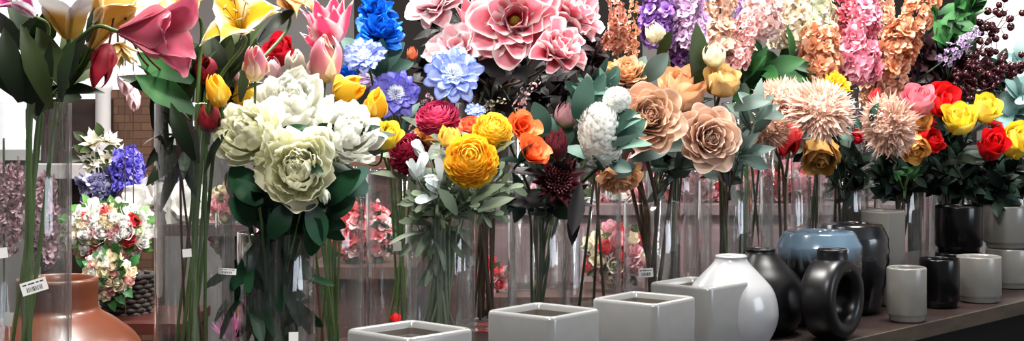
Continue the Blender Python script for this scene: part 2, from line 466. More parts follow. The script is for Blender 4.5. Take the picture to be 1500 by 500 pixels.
# ------------------------------------------------------------------ palettes
def pal():
    p = petal
    p('white_peony', '#e0e2c2', '#efefe6', alt='#f2f2ea', ub=(.1, .6), tr=.38)
    p('cream_peony', '#dcdfac', '#eeedd2', alt='#f1f0dc', ub=(.1, .7), tr=.38)
    p('yellow_lily', '#d8a400', '#f4cc30', edge='#fffbe8', ub=(0, .5), eb=(.3, .8))
    p('peach_lily', '#e8b44a', '#f0c27e', edge='#f5d9a0')
    p('orange_lily', '#b9762c', '#dd9a57', edge='#e9b987')
    p('ochre_lily', '#c7993e', '#c9a048', edge='#f4ecd2', eb=(.78, 1.0))
    p('magenta_lily', '#a81e6c', '#b8327f', edge='#f3eef4', ub=(.1, .5), eb=(.45, .8))
    p('white_lily', '#c8a24e', '#f1efee', ub=(.35, .62))
    p('pink_lily', '#963e4c', '#bd5068', edge='#cd7f8c', ub=(.05, .4))
    p('red_tulip', '#7b0d1d', '#8e0f22', alt='#a01a2c', spec=.4)
    p('cream_red', '#b98c3c', '#d9c284')
    p('yellow_tulip', '#e0a012', '#f6c729', alt='#f5b91c', edge='#f8d65a')
    p('pink_tulip', '#e4d6a0', '#e48a9c', edge='#efe3c4', ub=(.1, .6), eb=(.5, 1))
    p('hot_tulip', '#f0b9b8', '#d2426c', edge='#f9e4e6', ub=(0, .5), eb=(.3, .9))
    p('white_tulip', '#d6dcae', '#efece0', alt='#f2dfdc')
    p('pale_tulip', '#e7c0c0', '#f0cdd0')
    p('red_rose', '#8e0a1c', '#bd1a2e', alt='#d62437')
    p('cherry_rose', '#ab0f14', '#d8161f', alt='#ee3a3a')
    p('blue', '#0a4496', '#0b5cc4', alt='#167ede', tr=.15)
    p('periwinkle', '#f2f4fc', '#a6b7ec', edge='#6f89da', ub=(.15, .6), eb=(.6, 1))
    p('violet', '#b4b2e2', '#716fcb', edge='#5a59bd')
    p('pin_white', '#bccdda', '#e3ecf2')
    p('magnolia_pink', '#c22443', '#e78b9a', edge='#f6e6e4', ub=(.25, .85), eb=(.5, .95))
    p('magnolia_pale', '#cc5a6c', '#e2a8b0', edge='#e4d8da', ub=(.2, .8), eb=(.3, .85))
    p('stamen_dark', '#4b3a12', '#8a7420')
    p('stamen_red', '#c9b85a', '#a34328', ub=(.7, .95))
    p('yellow_ran', '#f0b81c', '#f9dc46', alt='#fae874', ub=(.1, .7))
    p('golden_ran', '#eda616', '#f8cc34', alt='#fadc58', ub=(.1, .7))
    p('lemon_rose', '#d3b414', '#ecd640', alt='#f0dd60')
    p('yellow_bud', '#e3b23a', '#f2d060')
    p('pink_ran', '#a81648', '#d54274', alt='#e26a92')
    p('crimson', '#7c1230', '#a52244', alt='#b53a58')
    p('orange', '#e0521f', '#f47a3e', alt='#f6935f')
    p('coral', '#e86a4a', '#f28a62')
    p('white_ball', '#d9dac6', '#f1f1f0', alt='#fafafa')
    p('cream_bud', '#cfd09a', '#efe4c4')
    p('beige', '#8d573c', '#c99a78', alt='#d6ae92', edge='#e0c3ae', ub=(.1, .7), eb=(.7, 1))
    p('beige_light', '#9a6a50', '#d2a88e', alt='#dcb9a2', edge='#e6d0c0', ub=(.1, .7), eb=(.7, 1))
    p('peach', '#cf8a52', '#e6b488', alt='#edc7a4')
    p('honey', '#b98a3a', '#dcb876', alt='#e2c896')
    p('burgundy', '#3a1018', '#5b1f2a', alt='#753440', edge='#8a5058')
    p('burg_tip', '#6a2a34', '#c78a90', ub=(.5, .95))
    p('burg_green', '#5d6a35', '#6e3038', ub=(.2, .7))
    p('pinkgreen', '#7f8c4a', '#cf9aa2', ub=(.25, .75))
    p('mum', '#cf9f88', '#dfbaa6', alt='#e8cdbf', ub=(0, .5))
    p('mum_warm', '#bb8468', '#dcb098', alt='#e6c4b2', ub=(0, .5))
    p('ochre', '#9a6a26', '#bd8d48', alt='#c99e60')
    p('pink_rose', '#e06a7a', '#ee8f9c', alt='#f4a8b0')
    p('apricot', '#c9782a', '#e0a252', alt='#e8b46c')
    # spikes
    p('sp_purple', '#7a4aa0', '#9a68bd', alt='#c7a0da'); p('sp_plum', '#59296c', '#7d4a8c', alt='#a878b4')
    p('sp_lilac', '#b98ac0', '#dcb8dc', alt='#eed8ee'); p('sp_beige', '#d3a084', '#e4bfa4', alt='#efd6c2')
    p('sp_blush', '#e8b4b0', '#f4d5d0', alt='#fbeeea'); p('sp_pink', '#e79a9c', '#f0bcb8', alt='#f6d8d4')
    p('sp_cream', '#e6cda6', '#f3e6cc', alt='#fbf6ea'); p('sp_green', '#cfd9a4', '#e9eed2', alt='#f7f8ee')
    p('sp_orange', '#cc7444', '#de9a72', alt='#f0c4a6'); p('sp_coral', '#c93a56', '#e0708a', alt='#f2b0a0')
    p('sp_rose', '#e0708c', '#f09ab0', alt='#f8c8d2'); p('sp_peach', '#d99a76', '#ecbc9c', alt='#f4d6c2')
    p('sp_rust', '#b8664c', '#d38a70', alt='#eec4b4')
    p('sp_lavender', '#8a6a9a', '#b49ac0', alt='#d0bcd8'); p('sp_dusty', '#7d5a62', '#a58088', alt='#bfa0a6')
    p('hyacinth', '#4a3fae', '#6a5fcf', alt='#9a94e6'); p('hyacinth_dim', '#4e4878', '#6d6a98', alt='#b8b8cc')
    p('hyd_red', '#b01a2c', '#d23a48', alt='#e26a70'); p('hyd_pink', '#d98a90', '#eebfbe', alt='#f4dcd6')
    p('bg_white', '#e9e6d6', '#f6f4ee', alt='#ffffff'); p('bg_red', '#c42a3a', '#dc4a54', alt='#ea7a7c')
    p('bg_pink', '#e58a9c', '#f0b0ba', alt='#f8d4d8'); p('bg_cream', '#dcc9a0', '#f0e2c4', alt='#f8f0dc')
    p('bg_star', '#e4dcb8', '#f3f0e6', alt='#fbfaf4'); p('bg_calla', '#d8d4cc', '#e6e3de', alt='#efecea')
    p('lotus_pink', '#e8c0d8', '#d884b8', alt='#e4a0c8')
    # leaves
    kw = dict(rough=.5, spec=.22, tr=.1)
    p('leaf_dark', '#131c10', '#1a2614', alt='#22331c', **kw)
    p('leaf_olive', '#2a3317', '#33401f', alt='#3f4d2a', **kw)
    p('leaf_green', '#1f4423', '#2a5a2c', alt='#336a34', **kw)
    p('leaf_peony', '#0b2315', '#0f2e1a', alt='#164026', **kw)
    p('leaf_teal', '#26443a', '#34564a', alt='#557468', **kw)
    p('leaf_grey', '#3e4f46', '#4f625a', alt='#6f827c', **kw)
    p('leaf_silver', '#566450', '#6b7a62', alt='#82907a', **kw)
    p('leaf_white', '#a6b4b0', '#c9d3d4', alt='#d8e0e2', **kw)
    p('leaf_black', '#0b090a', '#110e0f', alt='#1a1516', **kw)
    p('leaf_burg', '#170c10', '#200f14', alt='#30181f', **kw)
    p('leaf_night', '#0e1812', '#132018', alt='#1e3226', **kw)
    p('leaf_aqua', '#58807c', '#7da09c', alt='#a5bfbc', **kw)
    p('leaf_basil', '#2e5a22', '#4c8038', alt='#74a35c', **kw)
    p('berry', '#22060c', '#360a14', alt='#4c0f1b', rough=.25, spec=.5, tr=0)
    p('stem_green', '#3d5224', '#4d6630', rough=.5, tr=0)
    p('stem_lime', '#4c6a28', '#6a8a3c', rough=.5, tr=0)
    p('stem_dark', '#1e2a1c', '#2a3a24', rough=.5, tr=0)
    p('stem_peony', '#143020', '#1d4428', rough=.5, tr=0)
    p('stem_grey', '#5c6a52', '#74826a', rough=.5, tr=0)
    p('stem_brown', '#3a2a20', '#4c3a2a', rough=.6, tr=0)
    p('stem_red', '#4a2420', '#5c2e28', rough=.6, tr=0)
    p('calyx_green', '#3c5526', '#5a7238', rough=.5, tr=.05)
pal()
M = MATS
GLASS = glass_mat('clear_glass')

# ------------------------------------------------------------------ room
def structure(name, mb, mat, smooth=False):
    o = obj(name, mb, mat, smooth=smooth)
    o['kind'] = 'structure'
    return o

def slab(name, lo, hi, mat):
    mb = MB()
    box(mb, [(a + b) / 2 for a, b in zip(lo, hi)], [b - a for a, b in zip(lo, hi)])
    return structure(name, mb, mat)

slab('floor', (-4, -1.2, -.05), (5, 7.3, 0), plain('floor_concrete', '#26221f', .5, .3, '#1e1b19', 3))
slab('ceiling', (-4, -1.2, 3.0), (5, 7.3, 3.1), plain('ceiling_paint', '#d8d6d2', .8, .2, '#d2d0cc', 5))
slab('wall_back', (-4, 7.2, 0), (5, 7.3, 3.0), plain('wall_paint', '#8a8584', .8, .2, '#827c7b', 3))
slab('wall_left', (-4.1, -1.2, 0), (-4, 7.3, 3.0), plain('wall_side_paint', '#c9c5c2', .8, .2, '#c2bebb', 3))
slab('wall_right', (5, -1.2, 0), (5.1, 7.3, 3.0), plain('wall_side_paint', '#c9c5c2'))

DAY = emit('daylight_pane', '#fbf6f4', 1.5)
def window(name, x0, x1, z0, z1, y=7.19):
    mb = MB(); box(mb, ((x0 + x1) / 2, y, (z0 + z1) / 2), (x1 - x0, .01, z1 - z0))
    w = structure(name, mb, DAY)
    fr = MB(); t = .05
    box(fr, ((x0 + x1) / 2, y - .02, z1 + t / 2), (x1 - x0 + 2 * t, .06, t)); box(fr, ((x0 + x1) / 2, y - .02, z0 - t / 2), (x1 - x0 + 2 * t, .06, t))
    for x in (x0 - t / 2, x1 + t / 2): box(fr, (x, y - .02, (z0 + z1) / 2), (t, .06, z1 - z0 + 2 * t))
    f = obj('window_frame', fr, plain('frame_white', '#d8d4d2', .5), w, smooth=False)
    return w
window('window_1', -3.9, -1.62, 1.02, 2.7)
window('window_2', 1.95, 4.6, 1.35, 2.8)

# ------------------------------------------------------------------ the display table
EU = np.array([.677, .736]); EV = np.array([-.736, .677])      # along the front edge / away from it
E0 = np.array([0.0, 2.128])
def table_pt(s, t): return E0 + EU * s + EV * t
wood = plain('table_wood', '#2c1c17', .42, .4, '#1e1310', 6, (1, 1, 6), coat=.15)
wood_edge = plain('table_edge_wood', '#3e3226', .5, .4, '#2e251b', 10, (1, 1, 4))
ang = math.atan2(EU[1], EU[0])
def table():
    s0, s1, dep = -1.25, 2.6, .72
    c = table_pt((s0 + s1) / 2, dep / 2)
    t = thing('display_table', 'long brown wooden display table holding the glass vases and ceramic pots', 'table', (c[0], c[1], 0))
    def loc(mb): 
        return mb
    mb = MB(); box(mb, (c[0], c[1], TZ - .013), (s1 - s0, dep, .026), ang)
    obj('tabletop', mb, wood, t, (c[0], c[1], 0), False)
    mb = MB(); q = table_pt((s0 + s1) / 2, -.003); box(mb, (q[0], q[1], TZ - .0145), (s1 - s0, .006, .029), ang)
    obj('edge_strip', mb, wood_edge, t, (c[0], c[1], 0), False)
    for s in (s0 + .1, s1 - .1):
        for v in (.08, dep - .08):
            mb = MB(); q = table_pt(s, v); box(mb, (q[0], q[1], (TZ - .026) / 2), (.07, .07, TZ - .026), ang)
            obj('leg', mb, plain('table_leg_wood', '#1d1614', .6), t, (c[0], c[1], 0), False)
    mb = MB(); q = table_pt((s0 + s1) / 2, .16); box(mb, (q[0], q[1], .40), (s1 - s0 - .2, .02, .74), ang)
    obj('shade_board', mb, plain('board_black', '#100d0c', .7, .2), t, (c[0], c[1], 0), False)  # added black board standing in for the shade under the table
    mb = MB(); q = table_pt((s0 + s1) / 2, dep / 2 + .1); box(mb, (q[0], q[1], .22), (s1 - s0 - .1, dep - .25, .02), ang)
    obj('lower_shelf', mb, plain('table_leg_wood', '#1d1614'), t, (c[0], c[1], 0), False)
table()

# ------------------------------------------------------------------ glass vases
VASES = {}
def vase(key, px, d, r, h, label, wall=.0035, group=None):
    x, y = PX(px, d), d
    VASES[key] = dict(x=x, y=y, r=r, h=h, z=TZ)
    for k, q in VASES.items():
        if k != key and math.hypot(q['x'] - x, q['y'] - y) < q['r'] + r + .001:
            print('VASES TOUCH', k, key, math.hypot(q['x'] - x, q['y'] - y) - q['r'] - r)
    mb = MB()
    w = wall
    prof = [(1e-4, .0), (r - .004, .0), (r, .004), (r, h - .001), (r - w * .3, h), (r - w * .7, h), (r - w, h - .001), (r - w, .016), (r - w - .004, .012), (1e-4, .012)]
    lathe(mb, prof, (x, y, TZ + .0005), 72)
    o = obj('glass_vase', mb, GLASS, None, (x, y, TZ))
    tag(o, label, 'vase', group)
    return o

vase('V1', 40, 2.20, .0625, .4455, 'tall clear glass cylinder vase with the pink and white lilies')
vase('V2', 285, 2.33, .0610, .4445, 'tall clear glass cylinder vase with the yellow lilies and red tulips')
vase('V3', 405, 2.38, .0615, .2405, 'short clear glass cylinder vase holding the four white peonies')
vase('V4', 478, 2.64, .0670, .330, 'clear glass vase with pink tulips, behind the white peonies')
vase('V4b', 588, 2.82, .0670, .320, 'clear glass vase with blue blossoms, behind the yellow ranunculus bouquet')
vase('V5', 645, 2.62, .0610, .246, 'short clear glass vase holding yellow ranunculus and silvery leaves')
vase('V6', 787, 2.75, .0540, .240, 'short clear glass vase with orange poppies and burgundy protea')
vase('V7', 955, 2.95, .0560, .250, 'clear glass vase holding the large beige roses')
vase('V8', 1062, 3.10, .0560, .285, 'clear glass vase behind the round white vase')
vase('V9', 1150, 3.27, .0560, .285, 'clear glass vase with spidery beige chrysanthemums behind the black round vase')
vase('V10', 1235, 3.42, .0560, .285, 'clear glass vase behind the dark glazed jars')
vase('V11', 1318, 3.60, .0560, .270, 'clear glass vase with spidery blossom and apricot roses')
vase('V12', 1395, 3.76, .0560, .270, 'clear glass vase with yellow and red roses behind the black pots')
vase('V13', 1480, 3.98, .0580, .270, 'clear glass vase with yellow rose behind the stacked white pots')
vase('B1', 712, 2.96, .0600, .445, 'tall clear glass vase with the pink magnolia branches')
vase('B2', 868, 3.12, .0600, .445, 'tall clear glass vase with the orange blossom spike')
vase('B3', 985, 3.32, .0600, .445, 'tall clear glass vase with the purple blossom spikes')
vase('B4', 1095, 3.50, .0600, .445, 'tall clear glass vase with the blush pink blossom spikes')
vase('B5', 1195, 3.68, .0600, .445, 'tall clear glass vase with the cream and coral blossom spikes')
vase('B6', 1285, 3.88, .0600, .445, 'tall clear glass vase with the peach blossom spikes')
vase('B7', 1385, 4.12, .0600, .445, 'tall clear glass vase with the burgundy berry branches')

# ------------------------------------------------------------------ stems of flowers
RNG = np.random.default_rng(7)
def unit(v):
    v = np.asarray(v, float); return v / (np.linalg.norm(v) + 1e-12)

def stem_path(B, axis, vs, rng, aim=None):
    """from the flower's base down through the vase's mouth to its floor"""
    if isinstance(vs, float):
        q = np.array([B[0], B[1], vs]); return catmull([B, B - axis * .03, B * .6 + q * .4, q], 8)
    if vs is None: return catmull([B, B - axis * .03, B + np.array([0, 0, -.15])], 8)
    v = VASES[vs]
    c = np.array([v['x'], v['y'], v['z']])
    rr = v['r'] * .74
    d2 = B[:2] - c[:2]
    dist = np.linalg.norm(d2)
    dirn = d2 / (dist + 1e-9)
    a = rng.uniform(0, 6.28); q = rr * math.sqrt(rng.random()) * .55
    bot = c + np.array([-dirn[0] * rr * .35 + q * math.cos(a), -dirn[1] * rr * .35 + q * math.sin(a), .018])
    off = bot[:2] - c[:2]; n = np.linalg.norm(off)
    if n > rr: bot[:2] = c[:2] + off / n * rr
    top = v['z'] + v['h']
    if B[2] < top + .01 and dist < rr:
        return catmull([B, B - axis * .025, (B + bot) / 2 + np.array([0, 0, -.02]), bot], 7)
    m = c.copy(); k = min(rr, dist * .8)
    j = rng.uniform(-.35, .35)
    md = np.array([dirn[0] * math.cos(j) - dirn[1] * math.sin(j), dirn[0] * math.sin(j) + dirn[1] * math.cos(j)])
    m[:2] += md * k; m[2] = top + .004
    below = m * .5 + bot * .5
    up = B - axis * min(.05, .3 * np.linalg.norm(B - m))
    pts = [B, up]
    if np.linalg.norm(up - m) > .16 and up[2] > m[2]:
        pts.append((up * .45 + m * .55) + np.array([0, 0, .01]) + np.append(md * .012, 0))
    if up[2] < m[2] + .005:
        pts = [B] if B[2] > m[2] + .01 else [B, B - axis * .015, m + np.append(md * .02, .02)]
    pts += [m, below, bot]
    return catmull(pts, 7)

def flower(name, label, cat, kind, px, py, d, R, face, mat, vs=None, H=None, at='c', cmat=None, stem='stem_green', sr=.0026, lv=(), lmat='leaf_green',
           nl=0, ll=.09, lw=.03, lshape='point', calyx=True, group=None, seed=None, spread=.5, lrange=(.06, .45)):
    """one flower with its own stem and leaves. px, py, R, H in picture pixels at distance d"""
    rng = np.random.default_rng(abs(hash_(label)) % 99991 if seed is None else seed)
    s = d / F
    mb, ctr = bloom(kind, rng)
    z0, z1 = fit(mb, ctr, R * s, None if H is None else H * s)
    ax = unit(face)
    C = P(px, py, d)
    if at == 'base': C = C - ax * z0
    Mx = frame(ax, rng.uniform(0, 6.28), C)
    B = C + ax * z0
    path = stem_path(B, ax, vs, rng)
    Q = path[-1]
    t = thing(name, label, cat, Q, group)
    w = MB(); w.add_mb(mb, Mx); bo = obj('blossom', w, mat if not isinstance(mat, str) else M[mat], t, Q)
    if ctr is not None:
        w = MB(); w.add_mb(ctr, Mx); obj('stamens', w, M[cmat or 'stamen_dark'], bo, Q)
    w = MB(); tube(w, path, sr * .8, sr, 7)
    obj('stem', w, M[stem], t, Q)
    if calyx:
        w = MB()
        for k in range(5):
            petal_mb(w, rng, R * s * .55, R * s * .3, (80, 60, 70), k * 1.2566, 'point', .3, 0, sr * .6, z0 - .002, 4, 2)
        w2 = MB(); w2.add_mb(w, Mx); obj('calyx', w2, M['calyx_green' if lmat not in ('leaf_dark', 'leaf_peony', 'leaf_black') else lmat], t, Q)
    if lv or nl:
        w = MB()
        for L in lv:
            bx, by, tx, ty, wd = L[:5]; dd = L[5] if len(L) > 5 else 0.0
            leaf_mb(w, P(bx, by, d + dd), P(tx, ty, d + dd + rng.normal(0, .02)), wd * s, rng, .08 + rng.normal(0, .05), lshape)
        npth = len(path)
        for k in range(nl):
            i = int(npth * rng.uniform(*lrange)); b = path[min(i, npth - 2)]
            a = rng.uniform(0, 6.28)
            dr = unit([math.cos(a), math.sin(a) * .8 - .15, rng.uniform(-.15, .8) * (1 - spread) + spread * rng.uniform(-.2, .7)])
            leaf_mb(w, b, b + dr * ll * rng.uniform(.75, 1.2), lw * rng.uniform(.8, 1.2), rng, .1, lshape, nrm=unit([rng.normal(0, .4), -.6, .8]))
        obj('leaves', w, M[lmat], t, Q)
    return t

def hash_(s):
    h = 5381
    for ch in s: h = (h * 33 + ord(ch)) & 0x7fffffff
    return h

def spike(name, label, pts, d, R, mat, vs, n=60, fs=.5, stem='stem_dark', cat='flower', dens=1.0, group=None, taper=.45, nl=0, lmat='leaf_green'):
    """a long blossom spike: florets all along the stem's upper part; pts from its foot to its tip in pixels"""
    rng = np.random.default_rng(hash_(label) % 99991)
    s = d / F
    path = catmull([P(x, y, d + rng.normal(0, .008)) for x, y in pts], 10)
    mb = MB()
    n = int(n * dens * 1.7)
    for i in range(n):
        t = (i + .5) / n
        q = path[min(int(t * (len(path) - 1)), len(path) - 1)]
        tg = unit(path[min(int(t * (len(path) - 1)) + 1, len(path) - 1)] - path[max(0, int(t * (len(path) - 1)) - 1)])
        a = i * 2.39996 + rng.normal(0, .3)
        fr = frame(tg, a)
        out = fr[:3, 0] * .95 + tg * rng.uniform(-.1, .5)
        rad = R * s * (1 - taper * t ** 1.5) * (.75 + .25 * min(1, t * 6 + .3)) * rng.uniform(.8, 1.12)
        f, _ = bloom('floret', rng)
        k = rad * fs * rng.uniform(.5, .95)
        Mx = frame(unit(out + rng.normal(0, .38, 3)), rng.uniform(0, 6), q + unit(out) * rad * rng.uniform(.45, .8))
        Mx[:3, :3] *= k
        mb.add_mb(f, Mx)
    sp = stem_path(path[0], unit(path[1] - path[0]), vs, rng)
    full = np.concatenate([path[::-1][:-1], sp])
    Q = full[-1]
    t = thing(name, label, cat, Q, group)
    obj('blossom', mb, mat, t, Q)
    w = MB(); tube(w, full, .0015, .003, 6); obj('stem', w, M[stem], t, Q)
    if nl:
        w = MB()
        for k in range(nl):
            b = sp[int(len(sp) * rng.uniform(.03, .35))]
            a = rng.uniform(0, 6.28)
            leaf_mb(w, b, b + unit([math.cos(a), math.sin(a), rng.uniform(-.2, .7)]) * rng.uniform(.06, .1), .025, rng)
        obj('leaves', w, M[lmat], t, Q)
    return t

def foliage(name, label, cloud, d, n, ll, lw, mat, vs, foot, stem='stem_dark', shape='point', cat='foliage', dspread=.06, group=None, twig=True, wav=0.0, aimdir=None):
    """a leafy branch: leaves spread over the ellipse cloud=(cx, cy, rx, ry) in pixels, fed by twigs from foot"""
    rng = np.random.default_rng(hash_(label) % 99991)
    s = d / F
    cx, cy, rx, ry = cloud
    Fp = P(foot[0], foot[1], d)
    sp = stem_path(Fp, np.array([0, 0, 1.0]), vs, rng)
    Q = sp[-1]
    t = thing(name, label, cat, Q, group)
    lvs = MB(); st = MB()
    tube(st, sp, .0026, .003, 6)
    nt_ = max(3, n // 9)
    tips = []
    for k in range(nt_):
        a = rng.uniform(0, 6.28); q = math.sqrt(rng.random())
        tip = P(cx + rx * q * math.cos(a), cy + ry * q * math.sin(a), d + rng.normal(0, dspread))
        mid = Fp * .45 + tip * .55 + rng.normal(0, .012, 3) + np.array([0, 0, .01])
        tw = catmull([Fp, mid, tip], 6)
        tube(st, tw, .0018, .001, 5)
        tips.append(tw)
    for k in range(n):
        tw = tips[k % nt_]
        b = tw[int(len(tw) * rng.uniform(.45, 1.0)) - 1]
        base_dir = unit(tw[-1] - tw[0])
        dr = unit(base_dir * .5 + rng.normal(0, .65, 3) + (np.array(aimdir) if aimdir else 0))
        leaf_mb(lvs, b, b + dr * ll * s * rng.uniform(.7, 1.2), lw * s * rng.uniform(.75, 1.2), rng, .1, shape, wav=wav, nu=6, nrm=unit([rng.normal(0, .6), -.7, .6 + rng.normal(0, .4)]))
    obj('stem', st, M[stem], t, Q)
    obj('leaves', lvs, mat, t, Q)
    return t

# ================================================================== the flowers
# --- tall vase of lilies
fl = flower
fl('lily_flower', 'magenta and white lily at the far upper corner, above the glass vase', 'flower', 'lily', 26, -2, 2.12, 74, (-.35, -.60, .55), M['magenta_lily'], 'V1', sr=.0036,
   lv=[(52, 150, -8, 62, 60, .02), (30, 150, 6, 40, 40, -.02)], lmat='leaf_dark', cmat='stamen_red', calyx=False)
fl('lily_flower', 'white lily with ochre throat seen from below, beside the magenta lily', 'flower', 'lily_trumpet', 100, 57, 2.10, 58, (.06, -.25, 1), M['white_lily'], 'V1', H=78, at='base', sr=.0036,
   lv=[(98, 130, 54, 40, 40), (75, 160, 30, 35, 34)], lmat='leaf_olive', calyx=False)
fl('lily_flower', 'ochre lily with white petal rims, between the white lily and the pink lily', 'flower', 'lily_trumpet', 133, 70, 2.17, 52, (.5, -.15, .9), M['ochre_lily'], 'V1', H=100, at='base', sr=.0036,
   lv=[(92, 140, 130, 42, 42, -.03), (128, 62, 152, -6, 26, -.04)], lmat='leaf_dark', calyx=False)
fl('lily_flower', 'large dusty pink lily opening sideways above the brick pillar', 'flower', 'lily_trumpet', 175, 46, 2.08, 62, (.95, -.30, -.02), M['pink_lily'], 'V1', H=112, at='base', sr=.0036,
   lv=[(90, 150, 112, 55, 32, -.02), (55, 170, 74, 60, 24, .03)], lmat='leaf_dark', calyx=False)
fl('tulip_flower', 'dark red drooping bud hanging below the pink lily', 'flower', 'tulip', 150, 98, 2.14, 19, (-.22, -.2, -.95), M['red_tulip'], 'V2', H=72, stem='stem_red', sr=.002, calyx=False)
fl('tulip_flower', 'yellow and cream drooping blossom curling over the dark red bud', 'flower', 'star', 172, 82, 2.18, 34, (.05, -.3, -.9), M['cream_red'], 'V2', H=40, stem='stem_red', sr=.002, calyx=False)
# --- tall vase of yellow lilies and tulips
fl('lily_flower', 'yellow lily with broad white petal rims, facing out beside the orange lily', 'flower', 'lily', 350, 30, 2.24, 66, (.05, -.85, .5), M['yellow_lily'], 'V2', sr=.0034, cmat='stamen_red',
   lv=[(335, 130, 338, 58, 30, .14), (312, 110, 298, 40, 30, .16), (270, 160, 290, 75, 34, .12)], lmat='leaf_olive', calyx=False)
fl('lily_flower', 'peach yellow lily with drooping petals between the pink and the yellow lily', 'flower', 'lily', 276, 0, 2.26, 58, (-.1, -.7, .5), M['peach_lily'], 'V2', sr=.0034, cmat='stamen_red',
   lv=[(282, 120, 200, 78, 44, -.02), (285, 165, 198, 110, 46), (278, 100, 245, 50, 30)], lmat='leaf_green', calyx=False)
fl('lily_flower', 'orange lily high above the red and pink tulips', 'flower', 'lily', 428, -12, 2.42, 62, (.15, -.55, .5), M['orange_lily'], 'V2', sr=.0032, cmat='stamen_red',
   lv=[(378, 62, 436, 12, 20, -.03), (372, 80, 345, 40, 26, .02)], lmat='leaf_dark', calyx=False)
fl('tulip_flower', 'dark red tulip above the yellow tulip in the tall vase', 'flower', 'tulip', 302, 102, 2.34, 19, (-.1, -.2, 1), M['red_tulip'], 'V2', H=42, lv=[(262, 180, 215, 95, 34), (245, 230, 222, 130, 26)], lmat='leaf_dark', calyx=False)
fl('tulip_flower', 'dark red tulip lowest of the pair, against the tall glass beside the cream peony', 'flower', 'tulip', 306, 172, 2.29, 19, (.05, -.2, 1), M['red_tulip'], 'V2', H=46, lv=[(290, 240, 262, 160, 26), (300, 255, 335, 190, 24)], lmat='leaf_dark', calyx=False)
fl('tulip_flower', 'yellow tulip standing between two dark red tulips', 'flower', 'tulip', 318, 132, 2.25, 18, (-.18, -.2, 1), M['yellow_tulip'], 'V2', H=52, lv=[(285, 235, 250, 150, 26)], lmat='leaf_dark', calyx=False)
fl('tulip_flower', 'pink and cream striped tulip just above the cream peony', 'flower', 'tulip', 374, 93, 2.28, 19, (.05, -.25, 1), M['pink_tulip'], 'V3', H=54, lv=[(352, 150, 358, 90, 20, .05)], lmat='leaf_olive', calyx=False)
fl('tulip_flower', 'yellow tulip tucked behind the cream peony beneath the striped tulip', 'flower', 'tulip', 358, 137, 2.36, 18, (.1, -.2, 1), M['yellow_tulip'], 'V3', H=42, calyx=False)
fl('tulip_flower', 'small dusky pink tulip peeping out over the tucked yellow tulip', 'flower', 'tulip', 353, 118, 2.38, 14, (0, -.2, 1), M['pale_tulip'], 'V3', H=36, calyx=False)
for lab, cl, dd, n, ll, lw, m, vs, ft in (
    ('broad dark lily leaves above the rim of the lily vase', (40, 110, 60, 46), 2.24, 16, 95, 34, 'leaf_dark', 'V1', (40, 160)),
    ('olive lily leaves under the white and ochre lilies', (92, 95, 44, 40), 2.20, 14, 90, 30, 'leaf_olive', 'V1', (60, 165)),
    ('dark lily leaves crowding the rim below the peach lily', (245, 112, 46, 44), 2.36, 24, 80, 30, 'leaf_dark', 'V2', (280, 175)),
    ('dark tulip leaves behind the red and yellow tulips', (320, 120, 40, 60), 2.40, 22, 84, 28, 'leaf_dark', 'V2', (300, 200)),
    ('olive leaves between the yellow lily and the striped tulip', (350, 85, 36, 36), 2.42, 14, 64, 26, 'leaf_olive', 'V2', (310, 170))):
    foliage('lily_leaf_sprig', lab, cl, dd, n, ll, lw, M[m], vs, ft, 'stem_green', dspread=.03, aimdir=(0, 0, .5))
foliage('lily_leaf_sprig', 'leaves and stems standing inside the tall vase of yellow lilies', (270, 230, 34, 60), 2.33, 10, 90, 22, M['leaf_dark'], 'V2', (280, 200), 'stem_green', dspread=.015, aimdir=(0, 0, -.6))
for lab, px, py, d, R, H in (('pale pink blossom hanging in the bright gap under the pink lily', 184, 118, 3.4, 15, 44), ('pale pink bud lower in the bright gap beside the brick pillar', 196, 146, 3.45, 11, 34)):
    fl('tulip_flower', lab, 'flower', 'tulip', px, py, d, R, (.1, -.3, -1), M['pale_tulip'], .001, H=H, calyx=False, stem='stem_brown', sr=.0014)
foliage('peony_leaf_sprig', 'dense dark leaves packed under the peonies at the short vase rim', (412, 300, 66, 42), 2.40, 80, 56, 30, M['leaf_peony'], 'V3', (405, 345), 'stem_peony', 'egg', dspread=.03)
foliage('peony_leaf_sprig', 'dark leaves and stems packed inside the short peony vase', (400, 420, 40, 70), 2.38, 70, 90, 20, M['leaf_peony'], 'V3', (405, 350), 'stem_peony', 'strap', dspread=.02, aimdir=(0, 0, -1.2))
# --- four peonies in the short vase
pk = dict(stem='stem_peony', lmat='leaf_peony', sr=.003, lshape='egg', group=None)
fl('peony_flower', 'big white peony, topmost of the four in the short vase', 'flower', 'peony', 430, 148, 2.36, 56, (.1, -.75, .7), M['white_peony'], 'V3', lv=[(440, 290, 486, 235, 46, .02), (410, 300, 440, 215, 46, .03)], nl=4, **pk)
fl('peony_flower', 'cream peony against the tall vase of tulips, widest toward the red tulip', 'flower', 'peony', 361, 192, 2.27, 52, (-.35, -.8, .45), M['cream_peony'], 'V3', lv=[(385, 300, 338, 245, 50), (372, 330, 336, 290, 34)], nl=4, **pk)
fl('peony_flower', 'white peony beside the yellow tulips in the short vase', 'flower', 'peony', 513, 192, 2.30, 50, (.45, -.7, .55), M['white_peony'], 'V3', lv=[(470, 300, 528, 250, 44), (480, 320, 520, 290, 36)], nl=4, **pk)
fl('peony_flower', 'cream peony lowest of the four, hanging over the rim of the short vase', 'flower', 'peony', 434, 246, 2.24, 57, (.05, -.92, .22), M['cream_peony'], 'V3', lv=[(455, 300, 470, 360, 40), (420, 300, 395, 350, 36), (380, 300, 345, 262, 44), (465, 320, 455, 375, 30)], nl=8, **pk)
